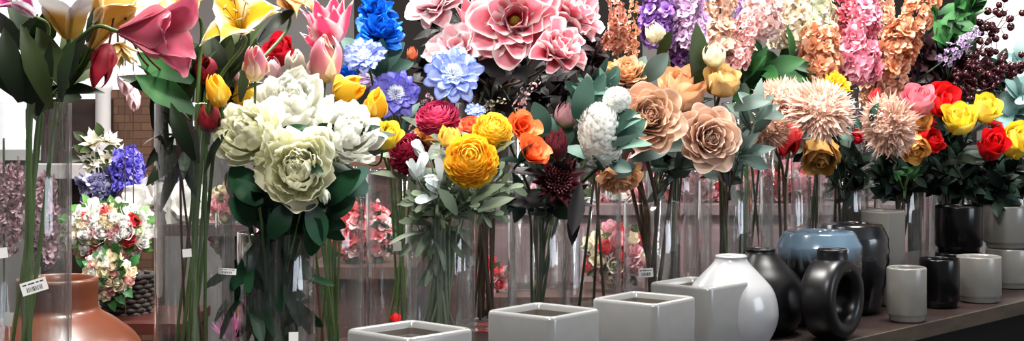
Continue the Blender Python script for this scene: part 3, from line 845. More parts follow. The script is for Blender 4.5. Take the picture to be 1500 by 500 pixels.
fl('peony_bud', 'small green peony bud drooping under the white peonies', 'bud', 'bud', 475, 288, 2.25, 9, (.3, -.3, -.85), M['sp_green'], 'V3', H=26, stem='stem_lime', sr=.0016, lv=[(478, 275, 462, 300, 10)], lmat='leaf_basil')
fl('peony_leaf_sprig', 'leafy green stem without visible flower at the side of the peony vase', 'foliage', 'bud', 505, 236, 2.34, 7, (.6, -.1, .5), M['sp_green'], 'V3', H=16, stem='stem_peony', lv=[(495, 300, 535, 244, 44), (500, 290, 540, 270, 34), (470, 300, 515, 245, 40), (505, 305, 490, 255, 34)], lmat='leaf_teal', lshape='round', calyx=False)
fl('peony_leaf_sprig', 'dark leafy stem hidden under the cream peonies at the vase rim', 'foliage', 'bud', 352, 268, 2.36, 6, (-.6, -.1, .5), M['sp_green'], 'V3', H=14, stem='stem_peony',
   lv=[(390, 320, 335, 250, 48), (400, 330, 360, 285, 44), (420, 335, 395, 280, 46), (430, 335, 460, 285, 46), (445, 330, 490, 300, 42), (400, 345, 375, 300, 40)], lmat='leaf_peony', lshape='round', calyx=False)
# --- tulips behind
tk = dict(lmat='leaf_olive', calyx=False)
fl('tulip_flower', 'white tulip rising just above the topmost white peony', 'flower', 'tulip', 432, 94, 2.52, 18, (0, -.2, 1), M['white_tulip'], 'V4', H=46, **tk)
fl('rose_flower', 'deep red rose beside the white tulip', 'flower', 'rosebud', 409, 76, 2.58, 23, (-.2, -.7, .6), M['red_rose'], 'V4', stem='stem_red', **tk)
fl('tulip_flower', 'open hot pink tulip with white tips, highest of the pink tulips', 'flower', 'tulip_open', 482, 32, 2.56, 42, (-.12, -.35, 1), M['hot_tulip'], 'V4', H=72, cmat='stamen_dark', nl=1, **tk)
fl('tulip_flower', 'pink tulip with a cream stripe under the open hot pink tulip', 'flower', 'tulip', 478, 86, 2.50, 28, (.08, -.25, 1), M['pink_tulip'], 'V4', H=72, **tk)
fl('tulip_flower', 'rose pink tulip leaning toward the deep red rose', 'flower', 'tulip_open', 462, 56, 2.60, 20, (-.5, -.3, .8), M['hot_tulip'], 'V4', H=42, cmat='stamen_dark', **tk)
fl('tulip_flower', 'pale blush tulip between the striped tulip and the white peony', 'flower', 'tulip', 398, 100, 2.55, 15, (.1, -.2, 1), M['pale_tulip'], 'V4', H=36, **tk)
fl('tulip_flower', 'blush tulip low beside the yellow tulips, behind the white peony', 'flower', 'tulip', 462, 108, 2.56, 18, (.1, -.2, 1), M['pale_tulip'], 'V4', H=46, **tk)
fl('tulip_flower', 'broad yellow tulip leaning over the white peony', 'flower', 'tulip', 512, 131, 2.44, 25, (.75, -.4, .35), M['yellow_tulip'], 'V4', H=52, **tk)
fl('tulip_flower', 'upright yellow tulip below the violet scabiosa', 'flower', 'tulip', 550, 152, 2.44, 19, (.18, -.25, 1), M['yellow_tulip'], 'V4', H=50, **tk)
fl('rose_flower', 'round yellow rose bud between white peony and crimson ranunculus', 'flower', 'rosebud', 567, 200, 2.48, 20, (.3, -.6, .7), M['lemon_rose'], 'V4', H=46, **tk)
# --- blue bouquet
bk = dict(lmat='leaf_teal', calyx=False)
fl('carnation_flower', 'vivid blue frilled flower, upper one of the stacked pair', 'flower', 'ruffle', 550, 14, 2.72, 29, (-.1, -.6, .7), M['blue'], 'V4b', **bk)
fl('carnation_flower', 'vivid blue frilled flower, lower one of the stacked pair', 'flower', 'ruffle', 559, 40, 2.66, 36, (.15, -.6, .75), M['blue'], 'V4b', H=44,
   lv=[(545, 105, 500, 55, 34, .03), (548, 110, 592, 62, 34), (556, 112, 560, 56, 30), (560, 105, 606, 92, 22)], lshape='egg', **bk)
fl('carnation_flower', 'small deep blue flower half hidden behind the yellow tulips', 'flower', 'ruffle', 506, 108, 2.62, 18, (-.2, -.6, .6), M['blue'], 'V4b', **bk)
fl('scabiosa_flower', 'pale blue scabiosa with white centre directly below the vivid blue flowers', 'flower', 'scabiosa', 533, 80, 2.58, 33, (-.15, -.75, .65), M['periwinkle'], 'V4b', cmat='pin_white', **bk)
fl('scabiosa_flower', 'violet scabiosa beside the upright yellow tulip', 'flower', 'scabiosa', 580, 136, 2.58, 36, (.1, -.95, .3), M['violet'], 'V4b', cmat='pin_white', lv=[(590, 190, 615, 150, 18)], **bk)
fl('scabiosa_flower', 'largest pale blue scabiosa, in front of the clouded pink magnolia', 'flower', 'scabiosa', 664, 108, 2.56, 44, (.12, -.9, .42), M['periwinkle'], 'V4b', cmat='pin_white', **bk)
fl('scabiosa_flower', 'little grey blue flower peeping over the higher yellow ranunculus', 'flower', 'scabiosa', 696, 162, 2.75, 15, (.1, -.7, .6), M['periwinkle'], 'V4b', cmat='pin_white', **bk)
fl('scabiosa_flower', 'faded lilac scabiosa behind the pale blue one and above the yellow tulips', 'flower', 'scabiosa', 548, 112, 2.70, 24, (-.2, -.7, .5), M['sp_lavender'], 'V4b', cmat='pin_white', **bk)
# --- magnolias
mk = dict(stem='stem_brown', lmat='leaf_black', calyx=False, sr=.0028)
fl('magnolia_flower', 'largest open pink magnolia with dark centre, top middle', 'flower', 'magnolia', 754, 28, 2.76, 74, (-.02, -.93, .22), M['magnolia_pink'], 'B1', lv=[(740, 110, 700, 90, 30, .05), (750, 110, 790, 110, 30, .05)], **mk)
fl('magnolia_flower', 'pale clouded magnolia above the largest pale blue scabiosa', 'flower', 'magnolia', 668, 66, 2.84, 50, (-.25, -.7, .55), M['magnolia_pale'], 'B1', **mk)
fl('magnolia_flower', 'pale magnolia cut by the upper picture edge above the clouded one', 'flower', 'magnolia', 636, -2, 2.90, 46, (-.3, -.6, .5), M['magnolia_pale'], 'B1', **mk)
fl('magnolia_flower', 'half open deep pink magnolia tucked against the largest one', 'flower', 'tulip_open', 692, 22, 2.88, 26, (-.25, -.4, .8), M['magnolia_pink'], 'B1', H=66, **mk)
fl('magnolia_flower', 'pink magnolia with white tips facing the orange blossom spike', 'flower', 'magnolia', 823, 66, 2.72, 43, (.38, -.62, .5), M['magnolia_pink'], 'B1', H=52, **mk)
fl('magnolia_flower', 'pink magnolia with rounded petals at the top beside the orange spike', 'flower', 'magnolia', 850, 12, 2.80, 46, (.55, -.5, .45), M['magnolia_pink'], 'B1', H=58, **mk)
fl('magnolia_bud', 'small pink magnolia bud under the clouded magnolia', 'bud', 'bud', 712, 80, 2.86, 11, (.3, -.3, .8), M['hot_tulip'], 'B1', H=34, **mk)
fl('magnolia_bud', 'tiny pink magnolia bud beside the teal leaves of the blue flowers', 'bud', 'bud', 604, 78, 2.9, 8, (.1, -.3, .9), M['coral'], 'B1', H=22, **mk)
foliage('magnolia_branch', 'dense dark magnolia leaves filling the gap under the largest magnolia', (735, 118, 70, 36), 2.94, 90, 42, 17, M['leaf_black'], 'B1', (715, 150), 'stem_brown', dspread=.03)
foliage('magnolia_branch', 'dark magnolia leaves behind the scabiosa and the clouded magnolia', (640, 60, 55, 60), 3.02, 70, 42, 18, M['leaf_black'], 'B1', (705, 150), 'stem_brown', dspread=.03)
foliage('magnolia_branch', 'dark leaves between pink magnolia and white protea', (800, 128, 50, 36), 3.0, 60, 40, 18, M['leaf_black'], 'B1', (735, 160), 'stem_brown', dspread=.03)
foliage('magnolia_branch', 'dark reddish leaves below the rounded pink magnolia', (868, 70, 28, 50), 2.98, 50, 36, 17, M['leaf_burg'], 'B2', (858, 150), 'stem_brown', dspread=.03)
spike('blossom_spray', 'small pinkish white blossom spray in the dark gap above the orange poppy', [(770, 190), (762, 150), (790, 112)], 2.86, 15, M['hyd_pink'], 'B1', 26, .42)
spike('blossom_spray', 'grey white berry like spray behind the pink ranunculus', [(688, 200), (706, 160), (742, 146)], 2.84, 12, M['bg_cream'], 'B1', 22, .4)
spike('blossom_spray', 'wilted grey lilac spray between the violet scabiosa and pink ranunculus', [(600, 230), (612, 180), (632, 140)], 2.74, 16, M['sp_dusty'], 'V4b', 30, .45)
# --- ranunculus bouquet with silver leaves
rk = dict(stem='stem_grey', lmat='leaf_silver', calyx=False, sr=.0022, lrange=(.22, .5), ll=.075, lw=.022)
fl('ranunculus_flower', 'light yellow ranunculus, higher of the big yellow pair', 'flower', 'pompon', 722, 192, 2.50, 30, (.25, -.75, .6), M['yellow_ran'], 'V5', nl=5, **rk)
fl('ranunculus_flower', 'golden yellow ranunculus, lower of the big yellow pair', 'flower', 'pompon', 690, 235, 2.46, 40, (-.05, -.92, .35), M['golden_ran'], 'V5', nl=6, lv=[(690, 300, 740, 270, 22), (700, 310, 754, 290, 20), (670, 315, 640, 275, 22)], **rk)
fl('ranunculus_bud', 'pale yellow round ranunculus bud between pink and golden ranunculus', 'bud', 'bud', 658, 200, 2.48, 18, (-.1, -.5, .85), M['yellow_bud'], 'V5', H=32, nl=3, **rk)
fl('ranunculus_flower', 'bright pink ranunculus above the pale yellow bud', 'flower', 'pompon', 641, 172, 2.54, 33, (-.1, -.55, .8), M['pink_ran'], 'V5', H=42, nl=3, **rk)
fl('ranunculus_flower', 'crimson ranunculus behind the white silvery leaves', 'flower', 'pompon', 598, 224, 2.62, 31, (-.3, -.7, .55), M['crimson'], 'V5', nl=4, **rk)
fl('ranunculus_flower', 'small apricot flower under the bright pink ranunculus', 'flower', 'rosebud', 630, 198, 2.62, 18, (-.2, -.6, .5), M['apricot'], 'V5', **rk)
fl('poppy_flower', 'coral orange poppy half hidden behind the yellow ranunculus pair', 'flower', 'poppy', 688, 186, 2.60, 20, (0, -.7, .7), M['coral'], 'V5', **rk)
for i, (a, lab) in enumerate([((618, 240, 32, 30), 'whitish silver leaf stem in front of the crimson ranunculus'), ((646, 250, 26, 36), 'whitish silver leaf stem under the pale yellow bud')]):
    foliage('dusty_miller_sprig', lab, a, 2.52, 16, 36, 14, M['leaf_white'], 'V5', (640, 300), 'stem_grey', 'spoon', dspread=.02, aimdir=(-.2, 0, .5))
for lab, a, n, dd in [('grey green leaf stem on the peony side of the ranunculus vase', (622, 292, 40, 42), 46, 2.58), ('grey green leaf stem spreading under the golden ranunculus', (700, 286, 48, 34), 60, 2.54),
                      ('grey green leaf stem reaching out toward the burgundy protea', (735, 262, 30, 34), 40, 2.58), ('grey green leaf stem at the centre of the ranunculus vase', (660, 290, 40, 40), 50, 2.62)]:
    foliage('silver_leaf_sprig', lab, a, dd, n, 36, 14, M['leaf_silver'], 'V5', (650, 322), 'stem_grey', 'spoon', dspread=.03)
foliage('silver_leaf_sprig', 'upright stems and narrow grey leaves inside the ranunculus vase', (648, 380, 36, 60), 2.62, 40, 60, 12, M['leaf_silver'], 'V5', (648, 330), 'stem_grey', 'strap', dspread=.02, aimdir=(0, 0, -.8))
# --- poppies and protea
ok_ = dict(stem='stem_dark', lmat='leaf_teal', calyx=False, sr=.0028)
fl('poppy_flower', 'orange poppy, higher of the orange pair beside yellow ranunculus', 'flower', 'poppy', 766, 184, 2.60, 27, (.35, -.75, .4), M['orange'], 'V6', **ok_)
fl('poppy_flower', 'orange poppy, lower and wider of the orange pair', 'flower', 'poppy', 782, 222, 2.57, 29, (.45, -.6, .5), M['orange'], 'V6', H=34, nl=2, **ok_)
fl('protea_flower', 'dark burgundy protea drooping over the glass, beneath the poppies', 'flower', 'protea', 818, 264, 2.60, 40, (.12, -.9, .25), M['burgundy'], 'V6', cmat='burg_tip', lv=[(800, 300, 745, 300, 22), (850, 270, 838, 345, 26, -.02), (842, 300, 838, 360, 20)], nl=8, stem='stem_brown', lmat='leaf_black', calyx=False, sr=.0032)
fl('protea_bud', 'burgundy and green protea bud between the lower poppy and white protea', 'bud', 'ranunculus', 816, 213, 2.62, 17, (0, -.5, .85), M['burg_green'], 'V6', H=46, **ok_)
fl('peony_bud', 'pinkish green bud above the burgundy protea bud', 'bud', 'bud', 830, 168, 2.72, 18, (.1, -.4, .9), M['pinkgreen'], 'V6', H=42, lv=[(800, 200, 782, 150, 34), (812, 205, 790, 165, 28), (826, 215, 832, 178, 26)], lshape='egg', **ok_)
fl('protea_flower', 'fluffy white oval protea hanging in front of the beige roses', 'flower', 'ball', 880, 197, 2.62, 34, (-.12, -.35, .93), M['white_ball'], 'V6', H=100, sr=.003, stem='stem_dark', calyx=False, lmat='leaf_teal', lshape='egg',
   lv=[(845, 175, 862, 112, 34), (850, 185, 885, 108, 30, .05), (893, 240, 925, 250, 30), (895, 210, 945, 176, 36, -.03), (880, 250, 870, 228, 26)], nl=5)
fl('peony_bud', 'round white bud with green base above the white protea', 'bud', 'ball', 904, 147, 2.62, 21, (.3, -.6, .7), M['white_ball'], 'V6', H=42, stem='stem_lime', lv=[(895, 175, 935, 165, 22)], lmat='leaf_teal', sr=.002)
fl('peony_bud', 'cream bud tucked between white protea and the beige rose', 'bud', 'bud', 933, 182, 2.66, 15, (.4, -.6, .5), M['cream_bud'], 'V6', H=30, stem='stem_lime', lmat='leaf_teal', lv=[(905, 200, 942, 190, 26, -.03)], sr=.002)
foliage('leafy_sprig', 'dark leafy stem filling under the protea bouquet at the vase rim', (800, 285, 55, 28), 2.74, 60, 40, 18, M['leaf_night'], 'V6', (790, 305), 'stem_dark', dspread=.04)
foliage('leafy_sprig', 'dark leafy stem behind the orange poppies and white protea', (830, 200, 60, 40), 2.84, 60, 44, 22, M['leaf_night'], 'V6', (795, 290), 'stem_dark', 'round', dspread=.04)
foliage('eucalyptus_sprig', 'teal round leaves above the white protea, under the orange spike', (868, 128, 32, 30), 2.74, 26, 44, 20, M['leaf_teal'], 'V6', (830, 250), 'stem_dark', 'egg', dspread=.03)
# --- beige roses
gk = dict(stem='stem_brown', lmat='leaf_grey', calyx=False, sr=.0042, lshape='egg')
fl('rose_flower', 'big tan beige rose directly behind the white protea', 'flower', 'rose', 950, 172, 2.78, 50, (.12, -.9, .35), M['beige'], 'V7', lv=[(930, 240, 900, 260, 20), (925, 235, 978, 222, 18)], nl=2, **gk)
fl('rose_flower', 'big pale beige rose hanging over the glass next to the spidery flowers', 'flower', 'rose', 1041, 203, 2.84, 46, (.25, -.93, .15), M['beige_light'], 'V8', nl=2, **gk)
fl('rose_flower', 'peach beige rose behind the pair of big beige roses', 'flower', 'rosebud', 1000, 132, 2.94, 36, (0, -.55, .8), M['peach'], 'V7', H=66, nl=2, **gk)
fl('rose_flower', 'small peach rose with curled petals above the white bud', 'flower', 'rose', 920, 104, 2.86, 27, (.05, -.6, .75), M['peach'], 'V7', H=40, lv=[(945, 118, 978, 78, 30), (925, 128, 945, 82, 24), (895, 120, 880, 105, 20)], **gk)
fl('rose_flower', 'second small peach rose lower and closer to the teal leaves', 'flower', 'rosebud', 898, 110, 2.88, 17, (-.3, -.6, .6), M['honey'], 'V7', **gk)
fl('rose_flower', 'peach rose drooping upside down below the white protea', 'flower', 'rose', 908, 262, 2.80, 32, (.2, -.45, -.75), M['peach'], 'V7', H=42, **gk)
fl('rose_flower', 'honey beige rose behind the pale beige rose, under the cream bud', 'flower', 'rosebud', 1058, 120, 2.92, 27, (.1, -.5, .8), M['honey'], 'V8', H=46, lv=[(1110, 165, 1082, 135, 22), (1075, 160, 1128, 148, 30)], **gk)
fl('rose_bud', 'cream rose bud standing next to the big olive leaf', 'bud', 'bud', 1046, 80, 2.92, 17, (-.05, -.3, 1), M['cream_bud'], 'V8', H=38, stem='stem_lime', lmat='leaf_olive', lv=[(1018, 130, 1020, 32, 34), (1030, 120, 1012, 68, 24)], sr=.0022)
fl('rose_bud', 'cream rose bud between orange and purple spikes', 'bud', 'bud', 960, 48, 2.96, 16, (-.4, -.3, .8), M['cream_bud'], 'V7', H=30, stem='stem_lime', lmat='leaf_olive', lv=[(962, 90, 985, 42, 18)], sr=.0022)
fl('rose_flower', 'pinkish leftover bloom under the tan beige rose', 'flower', 'rosebud', 934, 236, 2.90, 16, (-.2, -.5, -.5), M['pale_tulip'], 'V7', **gk)
foliage('rose_leaf_sprig', 'grey green rose leaves under the pale beige rose', (990, 230, 50, 30), 2.96, 36, 46, 20, M['leaf_grey'], 'V7', (962, 285), 'stem_brown', dspread=.04)
foliage('rose_leaf_sprig', 'dark rose leaves between the two beige roses', (995, 170, 40, 40), 3.0, 44, 44, 22, M['leaf_night'], 'V7', (960, 280), 'stem_brown', dspread=.04)
foliage('rose_leaf_sprig', 'grey blue leaves between beige rose and spidery flowers', (1095, 165, 36, 34), 2.98, 24, 52, 22, M['leaf_grey'], 'V8', (1068, 280), 'stem_brown', dspread=.04)
foliage('rose_leaf_sprig', 'dark leaves low behind the pale beige rose', (1075, 225, 36, 30), 3.08, 30, 42, 20, M['leaf_night'], 'V8', (1065, 285), 'stem_brown', dspread=.03)
# --- spidery beige flowers
sk = dict(stem='stem_brown', lmat='leaf_teal', calyx=False, sr=.0036)
fl('chrysanthemum_flower', 'largest spidery beige chrysanthemum under the yellow blossoms', 'flower', 'spider', 1204, 156, 3.02, 50, (.05, -.75, .65), M['mum'], 'V10', H=62, **sk)
fl('chrysanthemum_flower', 'spidery beige chrysanthemum behind, beside the dark green leaves', 'flower', 'spider', 1146, 142, 3.10, 42, (-.1, -.6, .8), M['mum'], 'V9', H=52, **sk)
fl('chrysanthemum_flower', 'small tan spidery chrysanthemum just above the red cloth like rose', 'flower', 'spider', 1124, 188, 3.04, 30, (-.2, -.85, .2), M['mum_warm'], 'V9', **sk)
fl('chrysanthemum_flower', 'spidery beige chrysanthemum lying sideways against the apricot roses', 'flower', 'spider', 1298, 186, 3.22, 46, (-.75, -.55, -.25), M['mum'], 'V11', H=68, lv=[(1250, 205, 1228, 190, 18), (1275, 180, 1288, 150, 14), (1262, 190, 1248, 176, 16)], **sk)
fl('rose_flower', 'red rose hanging down under the tan chrysanthemum', 'flower', 'tulip', 1156, 206, 3.16, 20, (-.25, -.4, -.85), M['cherry_rose'], 'V9', H=56, **sk)
fl('rose_flower', 'ochre faded rose hanging under the largest chrysanthemum', 'flower', 'rosebud', 1203, 226, 3.12, 28, (-.1, -.6, -.6), M['ochre'], 'V10', H=50, **sk)
fl('rose_flower', 'yellow ruffled flower peeping over the largest chrysanthemum', 'flower', 'ruffle', 1226, 122, 3.16, 24, (.2, -.5, .8), M['golden_ran'], 'V10', **sk)
fl('rose_bud', 'narrow bright red bud pointing up beside the sideways chrysanthemum', 'bud', 'bud', 1282, 142, 3.4, 9, (.35, -.2, .9), M['cherry_rose'], 'V11', H=30, **sk)
fl('rose_bud', 'dark red bud hidden beneath the sideways chrysanthemum', 'bud', 'bud', 1255, 200, 3.36, 11, (-.4, -.4, .2), M['red_rose'], 'V10', H=26, **sk)
foliage('leafy_sprig', 'dark green leaves under the largest chrysanthemum', (1215, 215, 50, 30), 3.3, 40, 40, 18, M['leaf_night'], 'V10', (1235, 280), 'stem_dark', dspread=.04)
foliage('leafy_sprig', 'dark leaves behind the ochre rose down to the dark jars', (1248, 258, 42, 34), 3.42, 70, 34, 16, M['leaf_night'], 'V10', (1237, 300), 'stem_dark', dspread=.04)
# --- roses by the pots
yk = dict(stem='stem_dark', lmat='leaf_night', calyx=False, sr=.0026)
fl('rose_flower', 'salmon pink rose beside the scarlet rose', 'flower', 'rosebud', 1346, 146, 3.42, 25, (-.1, -.6, .7), M['pink_rose'], 'V11', H=46, **yk)
fl('rose_flower', 'scarlet rose directly behind the salmon pink rose', 'flower', 'poppy', 1380, 150, 3.50, 27, (.2, -.6, .5), M['cherry_rose'], 'V12', H=52, **yk)
fl('rose_flower', 'lemon yellow rose, lower one next to the scarlet rose', 'flower', 'rosebud', 1406, 175, 3.44, 26, (-.25, -.6, .65), M['lemon_rose'], 'V12', H=46, nl=3, **yk)
fl('rose_flower', 'golden lemon rose, higher one by the teal leaves', 'flower', 'rosebud', 1443, 160, 3.55, 23, (.3, -.5, .7), M['lemon_rose'], 'V12', H=42, nl=3, **yk)
fl('rose_flower', 'bright red rose between lemon and yellow roses', 'flower', 'rosebud', 1453, 214, 3.46, 22, (-.05, -.8, .45), M['cherry_rose'], 'V12', H=60, nl=3, **yk)
fl('rose_flower', 'small red bloom peeping out over the bright red rose', 'flower', 'poppy', 1458, 185, 3.58, 13, (.1, -.5, .7), M['cherry_rose'], 'V12', **yk)
fl('rose_flower', 'warm yellow rose cut by the picture edge next to the bright red rose', 'flower', 'rosebud', 1489, 208, 3.54, 25, (.15, -.75, .5), M['yellow_ran'], 'V13', H=58, nl=3, **yk)
fl('rose_flower', 'apricot rose hanging under the sideways chrysanthemum', 'flower', 'rosebud', 1336, 214, 3.40, 22, (.15, -.6, -.4), M['apricot'], 'V11', H=46, **yk)
fl('rose_flower', 'apricot rose behind the head of the sideways chrysanthemum', 'flower', 'rosebud', 1336, 176, 3.44, 22, (.3, -.55, .3), M['apricot'], 'V11', H=44, **yk)
fl('rose_flower', 'crimson red rose half hidden behind the apricot roses', 'flower', 'rosebud', 1361, 208, 3.50, 19, (.3, -.6, .2), M['cherry_rose'], 'V11', H=44, nl=3, **yk)
fl('rose_flower', 'crimson red bloom wedged between apricot and salmon roses', 'flower', 'rosebud', 1353, 180, 3.54, 15, (.2, -.6, .4), M['red_rose'], 'V11', **yk)
fl('star_flower', 'small white flower between the salmon and the lemon roses', 'flower', 'star', 1362, 184, 3.56, 9, (.2, -.7, .4), M['bg_white'], 'V12', **yk)
for lab, a, n, vs, dd in [('dark green leaves below the apricot roses', (1330, 258, 46, 34), 137, 'V11', 3.56), ('dark green leaves below the lemon yellow roses', (1400, 245, 48, 42), 188, 'V12', 3.64),
                          ('dark green leaves below the bright red rose', (1455, 262, 40, 36), 154, 'V12', 3.70), ('dark green leaves at the edge behind the stacked pots', (1490, 250, 30, 46), 137, 'V13', 3.86),
                          ('dark green leaves behind the scarlet and salmon roses', (1375, 200, 46, 34), 120, 'V12', 3.72)]:
    foliage('rose_leaf_sprig', lab, a, dd, n, 34, 17, M['leaf_night'], vs, (a[0], min(a[1] + 40, 300)), 'stem_dark', dspread=.05)
foliage('leafy_sprig', 'small bright green sprig lit below the apricot rose', (1335, 248, 30, 14), 3.46, 14, 20, 8, M['leaf_green'], 'V11', (1325, 280), 'stem_green', dspread=.02)
# --- the tall blossom spikes
sp = spike
sp('blossom_spike', 'rust orange blossom spike hanging down beside the pink magnolias', [(895, 78), (905, 30), (888, -50)], 3.02, 20, M['sp_rust'], 'B2', 80, .5)
sp('blossom_spike', 'thin orange pink blossom spike by the cream bud and teal leaves', [(926, 84), (925, 40), (935, -40)], 3.04, 13, M['sp_orange'], 'B2', 50, .55)
sp('blossom_spike', 'purple blossom spike at the top behind the cream bud', [(966, 66), (962, 20), (950, -60)], 3.16, 32, M['sp_purple'], 'B3', 90, .5)
sp('blossom_spike', 'dark plum blossom spike low behind the olive leaf', [(998, 108), (994, 70), (985, 30)], 3.2, 26, M['sp_plum'], 'B3', 60, .5)
sp('blossom_spike', 'pale lilac blossom spike at the top beside the beige spike', [(1008, 68), (1012, 20), (1010, -60)], 3.16, 33, M['sp_lilac'], 'B3', 90, .5)
sp('blossom_spike', 'beige peach blossom spike between lilac and blush spikes', [(1052, 84), (1054, 30), (1060, -60)], 3.26, 33, M['sp_beige'], 'B3', 90, .5)
sp('blossom_spike', 'small purple blossom spike tip above the blush pink spike', [(1090, 40), (1092, 10), (1094, -50)], 3.5, 18, M['sp_purple'], 'B4', 40, .55)
sp('blossom_spike', 'blush white blossom spike cut by the upper edge', [(1112, 50), (1118, 10), (1125, -60)], 3.34, 38, M['sp_blush'], 'B4', 110, .45)
sp('blossom_spike', 'soft pink blossom spike hanging above the dark green leaves', [(1074, 98), (1086, 60), (1104, 20)], 3.26, 28, M['sp_pink'], 'B4', 80, .5)
sp('blossom_spike', 'cream blossom spike above the dark green leaves', [(1148, 70), (1156, 20), (1162, -60)], 3.44, 40, M['sp_cream'], 'B4', 110, .45)
sp('blossom_spike', 'greenish white blossom spike over the orange one', [(1198, 52), (1200, 10), (1205, -60)], 3.52, 32, M['sp_green'], 'B5', 100, .45)
sp('blossom_spike', 'orange blossom spike directly above the largest chrysanthemum', [(1196, 112), (1200, 80), (1206, 42)], 3.40, 36, M['sp_orange'], 'B5', 90, .5, taper=.25)
sp('blossom_spike', 'coral red blossom spike behind the rose pink one', [(1244, 120), (1240, 50), (1236, -50)], 3.58, 30, M['sp_coral'], 'B5', 120, .45)
sp('blossom_spike', 'rose pink blossom spike standing out before the coral one', [(1252, 116), (1262, 60), (1275, -20)], 3.48, 36, M['sp_rose'], 'B5', 120, .5)
sp('blossom_spike', 'dusty peach blossom spike under the bright orange one', [(1284, 198), (1304, 130), (1336, 60)], 3.62, 28, M['sp_peach'], 'B6', 110, .5)
sp('blossom_spike', 'bright orange blossom spike leaning against the dark burgundy leaves', [(1298, 98), (1332, 40), (1384, -50)], 3.56, 36, M['sp_orange'], 'B6', 120, .45)
sp('blossom_spike', 'light peach blossom spike between the rose pink and orange spikes', [(1278, 150), (1288, 70), (1300, -40)], 3.66, 28, M['sp_peach'], 'B6', 110, .48)
foliage('leafy_sprig', 'broad dark green leaves hanging below the blush and cream spikes', (1112, 96, 44, 34), 3.30, 30, 66, 30, M['leaf_green'], 'B4', (1100, 160), 'stem_green', 'point', dspread=.03)
foliage('leafy_sprig', 'broad green leaves between the cream and the orange spikes', (1150, 90, 34, 26), 3.38, 18, 60, 26, M['leaf_green'], 'B4', (1120, 170), 'stem_green', 'point', dspread=.03)
# --- berries and burgundy branches
def berries(name, label, cloud, d, n, r, vs, foot):
    rng = np.random.default_rng(hash_(label) % 99991)
    s = d / F; cx, cy, rx, ry = cloud
    Fp = P(foot[0], foot[1], d)
    spth = stem_path(Fp, np.array([0, 0, 1.0]), vs, rng)
    Q = spth[-1]
    t = thing(name, label, 'berries', Q)
    st = MB(); pts_ = []; tube(st, spth, .002, .0025, 6)
    for k in range(max(3, n // 7)):
        a = rng.uniform(0, 6.28); q = math.sqrt(rng.random())
        tip = P(cx + rx * q * math.cos(a), cy + ry * q * math.sin(a), d + rng.normal(0, .02))
        tw = catmull([Fp, Fp * .4 + tip * .6 + rng.normal(0, .012, 3), tip], 6)
        tube(st, tw, .0016, .001, 5)
        for j in range(7):
            b = tw[-1 - int(rng.integers(0, 6))]
            e = b + rng.normal(0, 1, 3) * s * r * 1.9
            tube(st, [b, (b + e) / 2, e], .0008, .0008, 4)
            pts_.append((e, rng.uniform(.8, 1.15)))
    obj('stem', st, M['stem_red'], t, Q)
    pb = None
    for e, k in pts_:
        if pb is None:
            bs = MB(); sphere(bs, (0, 0, 0), r * s, 10, 8); pb = o = obj('berry', bs, M['berry'], t)
        else:
            o = pb.copy(); COL.objects.link(o); o.parent = t
        o.location = e - Q; o.scale = (k, k, k)
foliage('burgundy_branch', 'dense blackish burgundy leaves between the orange spike and the berries', (1362, 84, 46, 56), 3.92, 150, 34, 17, M['leaf_burg'], 'B7', (1385, 160), 'stem_red', dspread=.04)
foliage('burgundy_branch', 'blackish burgundy leaves low behind the scarlet rose', (1400, 118, 52, 34), 3.98, 110, 34, 17, M['leaf_burg'], 'B7', (1388, 165), 'stem_red', dspread=.04)
foliage('holly_branch', 'dark green leaves at the top beside the bright orange spike', (1398, 14, 36, 34), 3.86, 70, 36, 18, M['leaf_green'], 'B7', (1388, 120), 'stem_dark', dspread=.03)
spike('lavender_spray', 'small lavender blossom spray over the burgundy leaves', [(1378, 92), (1408, 66), (1434, 40)], 3.76, 17, M['sp_lavender'], 'B7', 46, .4)
berries('berry_branch', 'dark red berry branch reaching up against the bright window', (1455, 22, 34, 26), 3.9, 34, 5.5, 'B7', (1400, 110))
berries('berry_branch', 'dark red berry branch in the middle of the burgundy leaves', (1440, 80, 24, 44), 3.86, 56, 5.0, 'B7', (1396, 130))
berries('berry_branch', 'dark red berry branch drooping toward the teal leaves', (1484, 108, 30, 24), 3.94, 40, 5.5, 'B7', (1410, 140))
berries('berry_branch', 'dark red berries just above the lemon roses', (1428, 128, 30, 16), 3.84, 40, 5.0, 'B7', (1396, 150))
foliage('eucalyptus_branch', 'pale teal leaves beside the warm yellow rose', (1480, 156, 34, 34), 3.9, 34, 38, 24, M['leaf_aqua'], 'V13', (1482, 230), 'stem_grey', 'round', dspread=.03)
foliage('eucalyptus_branch', 'pale teal leaves against the bright window under the berries', (1496, 76, 22, 18), 4.05, 14, 36, 20, M['leaf_aqua'], 'V13', (1488, 190), 'stem_grey', 'point', dspread=.03)
foliage('burgundy_branch', 'thin dark branch of leaves leaning under the bright window', (1462, 92, 34, 44), 4.06, 46, 34, 16, M['leaf_night'], 'B7', (1410, 150), 'stem_dark', dspread=.03)

